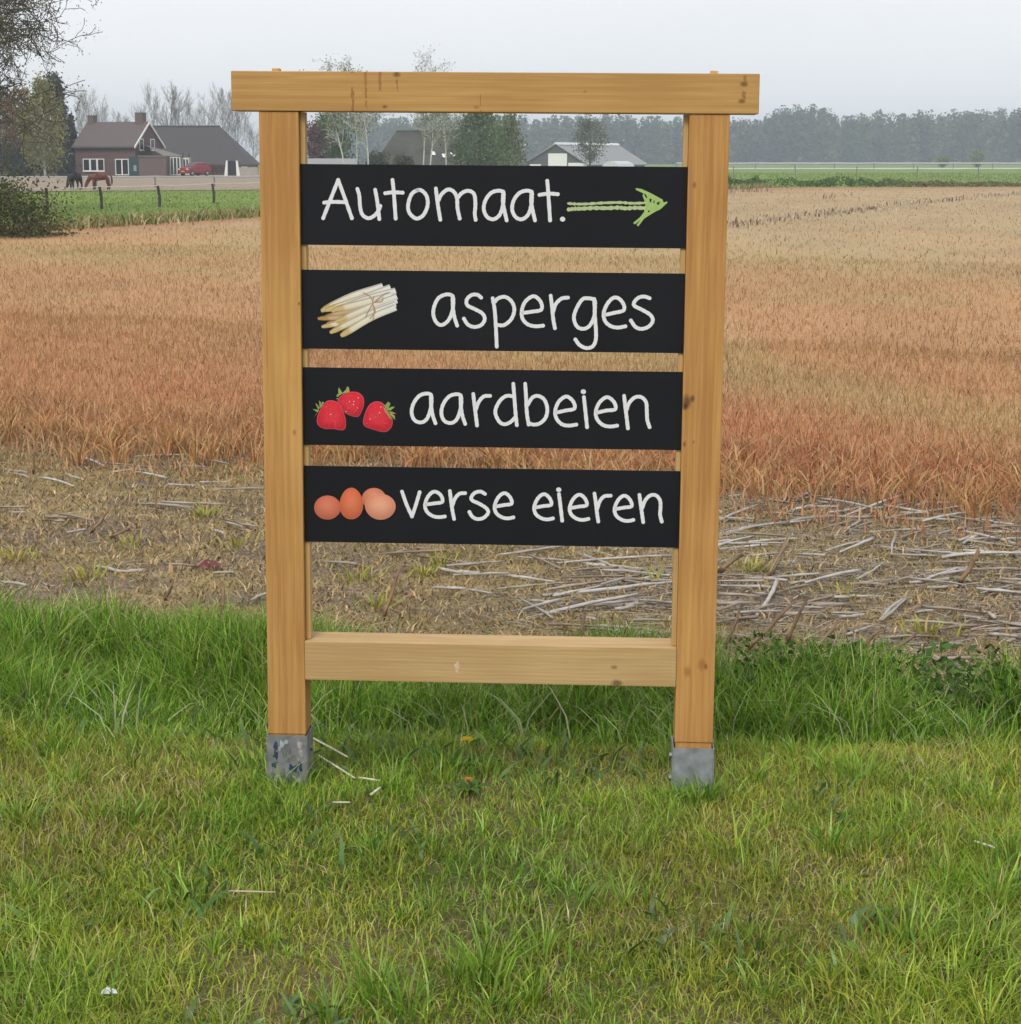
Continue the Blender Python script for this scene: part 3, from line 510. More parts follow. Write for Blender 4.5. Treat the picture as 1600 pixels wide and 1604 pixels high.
    if bi == 3:
        for k_, (pts, cen) in enumerate(EGGS):
            eg = MB(); v = BV-.0006-.0004*k_; n = len(pts); cen = Vector(cen); pts = [Vector(p) for p in pts]
            base = np.array([(.56, .16, .09), (.60, .22, .12), (.60, .15, .065), (.66, .29, .18)][k_])
            for r_, sh in ((1, (1.05, .95, .95)), (.94, (.86, .72, .72)), (.75, (.95, .88, .88)), (.45, (1.03, 1.05, 1.05)), (.2, (1.08, 1.2, 1.25))):
                for p in pts:
                    q_ = cen+(p-cen)*r_; pb_ = 1+.14*(p-cen).normalized().y*min(1, r_*1.3)
                    eg.v.append((q_.x, v, q_.y)); eg.c.append(tuple(base*np.array(sh)*pb_))
            for r_ in range(4):
                for i in range(n): eg.f.append((r_*n+i, r_*n+(i+1) % n, (r_+1)*n+(i+1) % n, (r_+1)*n+i)); eg.m.append(0)
            eg.f.append(tuple(4*n+i for i in range(n))); eg.m.append(0)
            eg.build('egg_picture', M_print, bd)

# ------------------------------------------------------------------ near vegetation
def in_view(x, y, mx=1.1): return np.abs(x) < .272*y+mx
def scatter(n, x0, x1, y0, y1, ok):
    out = []; tot = 0
    while tot < n:
        x = rng.uniform(x0, x1, n*2); y = rng.uniform(y0, y1, n*2); k = ok(x, y)
        out.append(np.stack([x[k], y[k]], 1)); tot += int(k.sum())
    return np.concatenate(out)[:n]
GR = [(.195, .335, .02), (.265, .395, .03), (.34, .415, .05), (.105, .235, .02), (.39, .39, .085)]
DRY = [(.40, .32, .16), (.30, .22, .10), (.46, .39, .23), (.22, .14, .07)]
# short mown grass with thin, mossy and dry patches
def ok_short(x, y):
    dn = .5+.6*sstep(.32, .6, fbm(x*2.2+11, y*2.2+4))
    return in_view(x, y) & (y < tall_near(x)+.25) & (rng.random(len(x)) < dn)
N = 205000
p = scatter(N, -2.8, 2.8, 2.2, 5.8, ok_short); x, y = p[:, 0], p[:, 1]
tuft = sstep(.50, .72, fbm(x*3.1+2, y*3.1+7)); big = sstep(.56, .72, fbm(x*1.2+60, y*1.2+21))
side = sstep(.6, 1.5, np.abs(x-.1)/(.27*y)*1.4-.1)
h = (.020+.020*rng.random(N)+tuft*.045*rng.random(N)+big*.06*rng.random(N)+side*.035*rng.random(N))*(1+.25*rng.normal(size=N)).clip(.5, 1.7)
yel = sstep(.38, .60, fbm(x*1.7+9, y*1.7+30)); dryp = sstep(.50, .68, fbm(x*2.6+70, y*2.6+3))*(1-tuft*.6)+.35*(1-sstep(2.9, 3.6, y))*sstep(.38, .58, fbm(x*2+7, y*3+1))
cols = pick(GR, N, (3, 3, 2, 3, 1), .2); cols = cols*(1-.30*yel[:, None])+np.array((.37, .34, .06))*.30*yel[:, None]
patch = fbm(x*2.4+51, y*2.4+77); cols = cols*(.62+.76*patch)[:, None]*np.stack([1.12-.24*tuft, 1+0*tuft, 1+0*tuft], 1)
isdry = rng.random(N) < .05+.24*dryp; cols[isdry] = pick(DRY, int(isdry.sum()), None, .2)
g1 = (x, y, h)
A1 = blade_arrays(np.stack([x, y, verge_z(x, y)-.003], 1), h, .0022+.0016*rng.random(N)+.001*big, rng.uniform(0, 6.28, N), rng.uniform(.25, 1.15, N), cols)
# longer clumps standing in the mown part
def clump(cx, cy, n, hh, spread, pal, wid=.0045, bend=(.2, .9)):
    th = rng.uniform(0, 6.28, n); rr = np.abs(rng.normal(0, spread, n)); xx = cx+rr*np.cos(th); yy = cy+rr*np.sin(th)
    return blade_arrays(np.stack([xx, yy, verge_z(xx, yy)-.004], 1), hh*rng.uniform(.45, 1.1, n), wid*rng.uniform(.6, 1.2, n), th+rng.normal(0, .5, n), rng.uniform(*bend, n), pick(pal, n, None, .15), seg=3)
BR = [(.17, .325, .026), (.23, .38, .04), (.32, .43, .08), (.105, .235, .022)]
cl = []
for px, py, n, hh, sp in [(590, 1560, 60, .15, .035), (760, 1540, 55, .17, .03), (640, 1590, 40, .12, .04), (520, 1600, 40, .10, .03), (850, 1500, 40, .12, .05),
        (1300, 1340, 60, .10, .04), (1420, 1490, 70, .12, .05), (1560, 1420, 90, .13, .06), (1590, 1350, 90, .13, .06), (1490, 1400, 70, .10, .06), (1200, 1560, 50, .08, .05),
        (30, 1300, 60, .12, .05), (120, 1240, 60, .12, .06), (300, 1420, 40, .09, .05), (200, 1300, 60, .09, .07), (40, 1420, 60, .11, .05), (420, 1480, 40, .08, .05), (980, 1420, 40, .08, .05),
        (700, 1200, 90, .09, .06), (760, 1210, 70, .08, .05), (640, 1190, 60, .07, .06), (1110, 1260, 60, .08, .05), (1180, 1230, 60, .09, .06), (480, 1230, 50, .07, .03), (440, 1235, 40, .06, .04), (1085, 1255, 40, .06, .03), (900, 1230, 40, .06, .05),
        (1350, 1230, 70, .10, .07), (1500, 1250, 70, .11, .07), (320, 1200, 60, .09, .06), (230, 1170, 60, .10, .06), (80, 1180, 60, .12, .07), (1250, 1180, 60, .10, .06), (1040, 1200, 40, .07, .04), (425, 1232, 40, .07, .02), (452, 1236, 45, .06, .02), (478, 1240, 40, .07, .02), (1060, 1258, 40, .07, .02), (1092, 1262, 50, .065, .02), (1118, 1255, 40, .08, .02), (412, 1215, 30, .08, .02)]:
    q = G(px, py); cl.append(clump(q.x, q.y, n, hh, sp, BR))
for _ in range(270):
    yy = rng.uniform(2.7, 5.4); xx = rng.uniform(-1, 1)*(.28*yy+.4); cl.append(clump(xx, yy, 44, rng.uniform(.04, .11), rng.uniform(.025, .075), np.array(BR if rng.random() < .65 else GR)*rng.uniform(.7, 1.15), wid=rng.uniform(.0025, .0052)))
# brown thatch lying between the blades
N = 36000; p = scatter(N, -2.8, 2.8, 2.2, 5.8, lambda x, y: in_view(x, y) & (y < tall_near(x)+.3)); x, y = p[:, 0], p[:, 1]
A2 = blade_arrays(np.stack([x, y, verge_z(x, y)+.006*rng.random(N)], 1), .02+.05*rng.random(N), .0016+.0014*rng.random(N), rng.uniform(0, 6.28, N), rng.uniform(.93, 1.25, N), pick(DRY, N, (3, 3, 2, 3), .25), lie=.3)
# broad weed leaves low in the turf
N = 1500; p = scatter(N, -2.4, 2.4, 2.2, 5.6, lambda x, y: in_view(x, y) & (fbm(x*2.4+5, y*2.4+50) > .56)); x, y = p[:, 0], p[:, 1]
A3 = blade_arrays(np.stack([x, y, verge_z(x, y)], 1), .035+.05*rng.random(N), .008+.010*rng.random(N), rng.uniform(0, 6.28, N), rng.uniform(.6, 1.1, N), pick([(.085, .17, .03), (.13, .22, .05), (.10, .17, .06)], N, None, .2), seg=3)
tag(np_mesh('short_grass', *join_arrays(A1, A2, A3, *cl), M_grass), 'short mown olive green verge grass with dry and mossy patches', 'grass', kind='stuff')

# tall grass in the shallow ditch between verge and field
def ok_tall(x, y):
    a, b = tall_near(x)-.05, strip_near(x)+.02+.16*(fbm(x*2.5, y*0+3)-.5)*2
    t = (y-a)/(b-a); return in_view(x, y, 1.3) & (t > 0) & (t < 1) & (rng.random(len(x)) < .12+.88*sstep(.36, .58, fbm(x*4+80, y*4)))
N = 55000; p = scatter(N, -3.5, 3.5, 4.8, 7.6, ok_tall); x, y = p[:, 0], p[:, 1]
a, b = tall_near(x)-.05, strip_near(x)+.05; t = ((y-a)/(b-a)).clip(0, 1)
lump = sstep(.25, .75, fbm(x*3.0+31, y*3.0+12))
h = (.06+.17*sstep(0, .3, t)*(.42+.95*lump)*(1-.28*sstep(.75, 1, t)))*rng.uniform(.45, 1.15, N)
mid = np.exp(-((x-.05)/.75)**2); h = h*(1-.22*mid)*(1-.16*sstep(.4, 1.2, x))
TG = [(.12, .25, .02), (.18, .33, .027), (.26, .40, .045), (.075, .175, .018), (.34, .44, .11)]
cols = pick(TG, N, (3, 4, 3, 2, 1.5), .18)
dry = rng.random(N) < .05+.12*sstep(.85, 1, t); cols[dry] = pick(DRY, int(dry.sum()), None, .2)
A1 = blade_arrays(np.stack([x, y, verge_z(x, y)-.004], 1), h, .0028+.0036*rng.random(N)**2, rng.normal(0, 1.2, N)+rng.choice([0, 3.14], N), rng.uniform(.1, 1.0, N), cols, seg=3)
N2 = 700; p = scatter(N2, -3, 3, 4.9, 6.6, ok_tall); x, y = p[:, 0], p[:, 1]
A2 = blade_arrays(np.stack([x, y, verge_z(x, y)], 1), .12+.12*rng.random(N2), .004+.002*rng.random(N2), rng.uniform(0, 6.28, N2), rng.uniform(.6, 1.15, N2), pick([(.30, .36, .20), (.33, .33, .20), (.22, .32, .10)], N2, None, .15), seg=3)
tag(np_mesh('tall_grass', *join_arrays(A1, A2), M_grass), 'lush tall green grass in the ditch behind the sign', 'grass', kind='stuff')
# nettle-like leafy weeds at the right end of the ditch
N = 2600; p = scatter(N, .7, 2.9, 5.1, 6.2, lambda x, y: (np.abs(y-strip_near(x)+.12) < .16) & (fbm(x*3+8, y*3) > .42)); x, y = p[:, 0], p[:, 1]
z = verge_z(x, y)+rng.random(N)**.7*.17
tag(np_mesh('weed_leaves', *card_arrays(np.stack([x, y, z], 1), .02+.022*rng.random(N), pick([(.05, .10, .02), (.07, .14, .025), (.10, .17, .04)], N, None, .2), .6), M_leaf), 'dark leafy weeds among the tall grass right of the sign', 'weeds', kind='stuff')

# litter, moss and dead weeds on the bare strip
def ok_soil(x, y): return in_view(x, y, 1.3) & (y > strip_near(x)-.1) & (y < field_near(x)+.15)
N = 115000; p = scatter(N, -4.4, 4.4, 4.8, 11.6, ok_soil); x, y = p[:, 0], p[:, 1]
moss = sstep(.42, .6, fbm(x*1.5+33, y*2.6+8)); bare = sstep(.5, .68, fbm(x*1.3+3, y*2.0+90))
k = rng.random(N) < 1-.35*bare; x, y, moss = x[k], y[k], moss[k]; N = len(x)
SL = [(.44, .325, .165), (.35, .255, .14), (.51, .40, .23), (.25, .18, .11), (.50, .32, .15), (.15, .11, .075)]
cols = pick(SL, N, (3, 3, 2, 3, 1.5, 2), .22)
gm = rng.random(N) < .08+.38*moss; cols[gm] = pick([(.34, .265, .10), (.39, .305, .13), (.27, .22, .08)], int(gm.sum()), None, .2)
A1 = blade_arrays(np.stack([x, y, soil_z(x, y)+.002], 1), .016+.05*rng.random(N)**2, .003+.006*rng.random(N), rng.uniform(0, 6.28, N), rng.uniform(.45, 1.2, N), cols, lie=.65)
# thin grey straws of last year
N = 9500; p = scatter(N, -4, 4, 4.8, 11.4, lambda x, y: ok_soil(x, y) & (rng.random(len(x)) < .10+.9*sstep(-.3, .8, x))); x, y = p[:, 0], p[:, 1]
az = rng.normal(0, .5, N)+rng.choice([0, 3.14], N)
A2 = blade_arrays(np.stack([x, y, soil_z(x, y)+.006+.01*rng.random(N)], 1), .05+.14*rng.random(N)**2, .003+.005*rng.random(N), az, rng.uniform(1.0, 1.25, N), pick([(.42, .38, .33), (.33, .29, .25), (.48, .44, .39), (.28, .21, .15)], N, None, .15), face=az+1.57, lie=.06)
# a few yellow green seedlings
sc_ = []
for px, py, n in [(320, 803, 40), (210, 850, 30), (20, 870, 40), (135, 900, 45), (690, 880, 40), (665, 895, 40), (1450, 985, 45), (1325, 930, 20), (590, 945, 40), (370, 850, 30), (1180, 890, 40), (1040, 905, 25), (560, 900, 30)]:
    q = G(px, py); th = rng.uniform(0, 6.28, n); rr = np.abs(rng.normal(0, .06, n))
    sc_.append(blade_arrays(np.stack([q.x+rr*np.cos(th), q.y+rr*np.sin(th)*1.3, np.full(n, -.015)], 1), rng.uniform(.03, .08, n), rng.uniform(.005, .010, n), th, rng.uniform(.5, 1.1, n), pick([(.36, .36, .06), (.30, .33, .06), (.38, .31, .10)], n, None, .15)))
tag(np_mesh('plant_litter', *join_arrays(A1, A2, *sc_), M_straw), 'ochre moss, dead weeds and fine straw on the bare strip', 'litter', kind='stuff')

# dead cover crop: dense at the near edge, coarser and sparser with distance
fr = []
def straw(N, d0, d1, hh, ww, seg, mxv, edge=False):
    d = d0*(d1/d0)**rng.random(N) if not edge else d0+(d1-d0)*rng.random(N)**1.3
    x = rng.uniform(-1, 1, N)*(.272*d+mxv); y = d+(field_near(x)-10.05)+rng.normal(0, .16, N)*(d < 13); k = (y < field_far(x)-.2) & (y > 3); x, y = x[k], y[k]; n = len(x)
    c = field_col(x, y)*(1+rng.normal(0, .2, (n, 1)))*(1+rng.normal(0, .05, (n, 3)))
    lt = rng.random(n) < (.5 if edge else .24); c[lt] = c[lt]*.4+np.array((.50, .355, .185))*.6
    dk = rng.random(n) < .05; c[dk] *= .55
    dd = d[k]; low = 1
    hs = hh*rng.uniform(.45, 1.2, n)*low
    fr.append(blade_arrays(np.stack([x, y, np.full(n, -.002)], 1), hs, ww*rng.uniform(.6, 1.3, n)*(1+dd/45), rng.uniform(0, 6.28, n), rng.uniform(.15, 1.05 if not edge else 1.2, n), c.clip(.02, .8), seg=seg))
straw(12000, 9.7, 11.4, .13, .0065, 3, 1.0, True)
straw(3500, 8.9, 10.4, .075, .006, 2, 1.0, True)
straw(84000, 10.2, 18, .085, .0042, 2, 1.5)
straw(52000, 17, 34, .08, .0052, 2, 1.8)
straw(34000, 30, 118, .085, .008, 2, 3)
tag(np_mesh('dry_crop', *join_arrays(*fr), M_straw), 'sprayed-off orange and tan cover crop standing on the field', 'dry crop', kind='stuff')
# taller pale tufts sticking out at the crop's near edge
tf = []
for _ in range(120):
    xx = rng.uniform(-3.6, 3.6); yy = float(field_near(np.array([xx]))[0])+rng.normal(-.05, .32); n = 26; th = rng.uniform(0, 6.28, n); rr = np.abs(rng.normal(0, .035, n))
    tf.append(blade_arrays(np.stack([xx+rr*np.cos(th), yy+rr*np.sin(th), np.full(n, -.02)], 1), rng.uniform(.07, .20, n), rng.uniform(.005, .009, n), th, rng.uniform(.3, 1.05, n), pick([(.55, .37, .17), (.50, .28, .11), (.46, .22, .09)], n, None, .14), seg=3))
tag(np_mesh('straw_tufts', *join_arrays(*tf), M_straw), 'pale dry tufts along the near edge of the dead crop', 'dry crop', kind='stuff')
# rows of pale old stubble left across the field on the right
ro = []
for (ax, ay), (bx, by), n, hh in [((1120, 356), (1420, 322), 1000, .13), ((1400, 322), (1640, 300), 700, .15), ((1130, 303), (1205, 299), 130, .2), ((1280, 312), (1340, 305), 60, .2)]:
    t = rng.random(n)
    A_, B_ = G(ax, ay), G(bx, by)
    x = A_.x+(B_.x-A_.x)*t+rng.normal(0, .25, n); y = A_.y+(B_.y-A_.y)*t+rng.normal(0, .9, n)
    kk = vnoise(t*22, t*0+4) > .25; x, y, t = x[kk], y[kk], t[kk]; m_ = len(x)
    ro.append(blade_arrays(np.stack([x, y, np.zeros(m_)], 1), hh*rng.uniform(.5, 1.4, m_), .03+.03*rng.random(m_), rng.uniform(0, 6.28, m_), rng.uniform(.1, .8, m_), pick([(.50, .42, .31), (.44, .35, .23), (.16, .11, .07), (.48, .42, .34)], m_, None, .12)))
tag(np_mesh('stubble_row', *join_arrays(*ro), M_straw), 'pale ragged line of old stubble crossing the field on the right', 'stubble', kind='stuff')

# ------------------------------------------------------------------ maize stalks, each one a thing
def stalk_mesh(k, L, col, rad):
    r = random.Random(k); m = MB(); n = 7; pts, rr = [], []
    bx, bz = r.uniform(-.012, .012), r.uniform(.0, .006)
    for i in range(n):
        t = i/(n-1); node = i in (2, 4)
        pts.append(((t-.5)*L, math.sin(t*3.1)*bx*L*2+r.uniform(-.002, .002), math.sin(t*3.14)*bz+rad))
        rr.append(rad*(1-.35*t)*(1.18 if node else 1)*r.uniform(.85, 1.1))
    m.tube(pts, rr, 6, col)
    for i, v in enumerate(m.v):                            # squashed, split tubes
        m.c[i] = tuple(np.array(col)*r.uniform(.72, 1.15)); m.v[i] = (v[0], v[1], rad+(v[2]-rad)*.75)
    if k % 2:                                              # a dry sheath peeling off
        x0 = r.uniform(-.3, .1)*L; s = r.choice((-1, 1))
        m.add([(x0, s*rad*.5, rad), (x0+.03, s*rad*1.4, rad*1.3), (x0+.11, s*(rad+.012), rad*.9), (x0+.10, s*(rad+.002), rad*.4)], [(0, 1, 2, 3)], tuple(np.array(col)*.9))
    me_o = m.build('maize_stalk', M_stalk, smooth=True); me = me_o.data; bpy.data.objects.remove(me_o); return me
M_stalk = mat_plain('maize_stalk', None, .55, .35, 18, attr=True, stretch=(1, 8, 8), spec=.4)
stalks = [(L, stalk_mesh(k, L, c, r_)) for k, (L, c, r_) in enumerate([(.5, (.44, .415, .385), .0085), (.42, (.38, .35, .31), .0075), (.34, (.46, .435, .41), .008), (.3, (.33, .29, .25), .007), (.24, (.42, .39, .36), .008), (.18, (.30, .25, .20), .007), (.6, (.45, .42, .39), .009), (.13, (.40, .36, .32), .0075), (.8, (.44, .41, .38), .009), (1.0, (.45, .42, .385), .0095), (.27, (.26, .20, .15), .007)])]
ZA, ZL = (1100, 720, 3.2), (0, 620, 3.81)
seglist = [(ZA, s) for s in [(85,325,620,290),(110,358,440,312),(80,395,230,378),(80,420,420,410),(90,440,330,425),(410,300,560,290),(580,340,760,297),(620,470,850,385),(690,465,860,398),(700,365,800,300),(770,340,860,305),(830,362,1140,350),(955,470,980,365),
 (130,185,230,180),(310,190,420,210),(475,190,605,130),(520,190,640,165),(530,205,680,210),(415,205,430,165),(350,265,500,275),(660,285,950,278),(940,295,1130,320),(960,225,1100,205),(1080,220,1215,195),(910,238,1130,275),(1195,285,1450,330),(1190,355,1325,320),(1330,350,1520,340),(1450,330,1600,365),
 (345,575,440,385),(270,765,375,615),(215,575,430,605),(80,570,330,570),(80,605,310,610),(90,620,380,630),(320,590,590,578),(245,660,320,668),(450,615,530,605),(775,600,910,505),(775,625,930,622),(945,615,1065,575),(1040,615,1200,600),(1090,610,1300,535),(1120,535,1300,525),(1140,575,1330,550),(1100,465,1230,460),(1080,445,1200,415),(1290,415,1360,375),(1310,420,1375,380),(1200,490,1600,485),(1190,505,1500,520),(1330,545,1585,543),(1310,460,1600,480),(1120,640,1250,635),(1410,612,1600,610),
 (890,795,1020,690),(905,800,1030,705),(80,745,200,710),(75,720,290,712),(240,765,360,725),(160,775,400,772),(400,775,610,768),(690,785,790,780),(650,775,780,765),(550,705,750,710),(1020,800,1260,815),(1300,770,1400,785),(1410,740,1475,775),(1430,832,1600,830),(900,890,1150,885),(1100,950,1300,925),(1150,1005,1420,1000),(1440,870,1600,880)]]
seglist += [(ZL, s) for s in [(355,185,520,200),(500,240,760,262),(105,258,200,275),(245,190,285,295),(615,395,880,420),(665,455,830,445),(40,440,170,460),(245,480,440,530),(800,365,1120,355),(1110,310,1200,335),(1315,565,1575,560),(1005,535,1120,540),(1190,515,1310,515),(310,705,560,740),(270,720,450,735),(0,660,170,655),(0,690,150,688),(810,625,1140,680),(960,635,1350,640),(1350,740,1450,775),(1280,800,1340,825),(1000,1000,1160,1010),(690,1050,810,1055),(1270,1050,1400,1048),(1500,1215,1590,1185),(390,465,460,485)]]
seglist += [((0, 0, 1), s) for s in [(655,870,760,885),(780,920,900,905),(830,870,880,890),(880,905,1000,900),(920,890,1060,905),(800,965,1000,940),(820,955,880,945),(870,880,1050,870),(960,905,1055,915),(700,890,790,880),(905,865,970,890),(850,925,1000,915),(930,945,1055,935),(620,868,640,858),(590,870,700,866),(505,880,560,885)]]
r2 = random.Random(5)
for _ in range(95):
    cx, cy = r2.uniform(700, 1640), r2.uniform(785, 985); 
    if cx < 1130 and cy < 860: cx += 450
    L_ = r2.uniform(25, 110); a_ = r2.gauss(0, .16); seglist.append(((0, 0, 1), (cx-L_/2, cy+L_*a_*.5, cx+L_/2, cy-L_*a_*.5)))
for _ in range(13):
    cx, cy = r2.uniform(-30, 420), r2.uniform(690, 920); L_ = r2.uniform(18, 50); a_ = r2.gauss(0, .25); seglist.append(((0, 0, 1), (cx-L_/2, cy+L_*a_*.5, cx+L_/2, cy-L_*a_*.5)))
for si, ((ox, oy, sc_), (xa, ya, xb, yb)) in enumerate(seglist):
    A_, B_ = G(ox+xa/sc_, oy+ya/sc_), G(ox+xb/sc_, oy+yb/sc_)
    if (B_-A_).length > 1.2: B_ = A_+(B_-A_)*(1.1/(B_-A_).length)
    mid_ = (A_+B_)/2; L_ = (B_-A_).length
    base_L, me = min(stalks, key=lambda s: abs(s[0]-L_)+r2.random()*.12)
    o = link(bpy.data.objects.new('maize_stalk', me))
    o.location = (mid_.x, mid_.y, float(soil_z(np.array([mid_.x]), np.array([mid_.y]))[0])+.006+r2.random()*.012)
    o.rotation_euler = (r2.uniform(-.5, .5), r2.gauss(0, .035), math.atan2(B_.y-A_.y, B_.x-A_.x)+(math.pi if r2.random() < .5 else 0))
    s_ = L_/base_L; o.scale = (s_, r2.uniform(.9, 1.25), r2.uniform(.9, 1.2))
    pxm = 800+FOC*mid_.x/(mid_.y+.3)
    sl_ = (ya-yb)/max(1e-3, abs(xb-xa))*(1 if xb > xa else -1); pym = oy+(ya+yb)/2/sc_
    szw = 'long' if L_ > .45 else ('mid-length' if L_ > .24 else 'short'); slw = 'lying level' if abs(sl_) < .1 else ('rising to the right' if sl_ > 0 else 'falling to the right')
    if abs(sl_) > .7: slw = 'pointing at the viewer'
    rw_ = ('near the dead crop' if pym < 800 else ('near the green grass' if pym > 905 else 'mid-strip')) if pxm > 430 else ('near the dead crop' if pym < 745 else ('near the green grass' if pym > 850 else 'mid-strip'))
    rg_ = 'left of sign' if pxm < 430 else ('inside sign frame' if pxm < 1080 else ('just right of sign' if pxm < 1340 else 'at far right'))
    tag(o, szw+' dry maize stalk '+slw+', '+rw_+', '+rg_, 'maize stalk', 'maize stalks '+('left of the sign' if pxm < 430 else ('seen through the sign frame' if pxm < 1080 else 'right of the sign')))
# leaning brown stubs still rooted
def stub_mesh(k):
    r = random.Random(k+50); m = MB(); col = r.choice([(.26, .155, .085), (.20, .125, .075), (.30, .2, .12)]); n = 5
    m.tube([(r.uniform(-.006, .006), r.uniform(-.006, .006), i/(n-1)) for i in range(n)], [.012*(1-.2*i/(n-1))*r.uniform(.8, 1.15) for i in range(n)], 6, col)
    for i in range(len(m.c)): m.c[i] = tuple(np.array(col)*r.uniform(.65, 1.2))
    m.add([(.008, 0, .97), (.014, .006, 1.06), (-.002, .010, .99)], [(0, 1, 2)], tuple(np.array(col)*.8))
    ob = m.build('maize_stub', M_stalk, smooth=True); me = ob.data; bpy.data.objects.remove(ob); return me
stubs = [stub_mesh(k) for k in range(5)]
STUB = [(1140,1008,1160,955,'second leaning brown maize stub from the right post'),(1175,1016,1242,945,'long leaning two-tone maize stub just right of the sign'),(1236,1002,1265,936,'tall brown leaning maize stub at the grass edge right of the sign'),
 (1283,1012,1315,970,'mossy leaning maize stub poking out of the grass right of the sign'),(1345,1018,1382,985,'thin brown maize stub at the grass edge, middle of the right side'),(1395,1022,1440,990,'rightmost leaning maize stub at the edge of the tall grass'),
 (1507,912,1535,862,'thick brown leaning maize stub among pale stalks at far right'),(1133,892,1163,868,'stout brown maize stub beside the right post, foot of a long bent stalk'),(1205,900,1236,840,'pale leaning maize stub behind the right post, tall and thin'),
 (52,737,53,700,'upright dark brown maize stub at the left edge of the bare strip'),(22,733,38,713,'short dark slanting maize stub at the far left'),(149,828,172,797,'dark slanting maize stub in front of a pale stalk at left'),(183,838,204,829,'short blackish maize stub lying low at left'),
 (312,884,334,866,'dark stub leaning over the red scrap'),(350,946,350,912,'thin upright maize stub at the grass edge left of the sign'),(262,932,272,910,'grey split maize stub near the grass left of the sign'),
 (603,965,630,880,'tall slanting maize stub seen under the lowest board'),(912,988,916,955,'small upright stub seen just above the bottom rail'),(690,858,692,830,'upright thin stub seen below the strawberry board'),(245,797,243,740,'thin pale upright straw on the bare strip left of the sign')]
for i, (xa, ya, xb, yb, lab) in enumerate(STUB):
    A_ = G(xa, ya); B_ = P(xb, yb, A_.y+r2.uniform(-.03, .05)); d = B_-A_
    o = link(bpy.data.objects.new('maize_stub', stubs[i % 5])); o.location = A_-d.normalized()*.03
    o.rotation_mode = 'QUATERNION'; o.rotation_quaternion = d.to_track_quat('Z', 'Y')
    w_ = .35 if 'thin pale' in lab else (.95 if 'thick' in lab or 'stout' in lab else .6)
    o.scale = (w_, w_, d.length+.03); tag(o, lab, 'maize stub', 'leaning maize stubs')

# ------------------------------------------------------------------ small things in the grass
def straw_piece(px0, py0, px1, py1, lab, w=.0026, col=(.62, .58, .46), name='straw', z=.03):
    A_, B_ = G(px0, py0, z), G(px1, py1, z); m = MB(); n = 5
    m.tube([A_.lerp(B_, i/(n-1))for i in range(n)], [w*(1.15 if i == 2 else 1) for i in range(n)], 6, col)
    tag(m.build(name, M_stalk, smooth=True), lab, name.replace('_', ' '))
straw_piece(490, 1156, 545, 1186, 'upper pale straw slanting beside the left post foot', z=.035)
straw_piece(500, 1184, 556, 1219, 'longer pale straw slanting below the first by the left post foot', z=.03)
straw_piece(562, 1218, 596, 1223, 'short pale straw end pointing right, below the bottom rail', z=.03)
straw_piece(581, 1245, 596, 1234, 'stubby cream straw bit standing slanted in the grass', .0034, z=.04)
straw_piece(521, 1257, 549, 1257, 'tiny level pale straw low in front of the sign', .0022, z=.035)
straw_piece(357, 1396, 432, 1398, 'thin bleached twig lying in the mown grass left of centre', .0022, (.45, .36, .24), 'twig', .035)
straw_piece(1527, 1318, 1562, 1329, 'flattened pale straw at the right edge of the grass', .0032, z=.03)
q = G(170, 1557, .02); m = MB(); m.add([(-.016, -.004, .0), (.0, -.009, .004), (.018, -.002, .002), (.012, .008, .006), (-.004, .004, .012), (-.014, .008, .004)], [(0, 1, 4), (1, 2, 3, 4), (0, 4, 5)])
o = m.build('paper_scrap', mat_plain('scrap_white', (.62, .64, .70), .6, .15, 80)); o.location = q; tag(o, 'small white crumpled scrap in the thin grass at lower left', 'scrap')
q = G(330, 888, .0); m = MB()
m.add([(-.045, -.02, 0), (-.02, -.03, .012), (.0, -.028, .002), (.02, -.032, .014), (.045, -.025, .003), (.04, .0, .012), (.012, .008, .026), (-.006, .0, .012), (-.022, .008, .03), (-.045, .0, .012)], [(0, 1, 9), (1, 8, 9), (1, 2, 7, 8), (2, 3, 6, 7), (3, 4, 5), (3, 5, 6)])
o = m.build('red_wrapper', mat_plain('wrapper_red', (.13, .016, .024), .45, .6, 60)); o.location = q; tag(o, 'crumpled dark red wrapper on the bare strip left of the sign', 'wrapper')
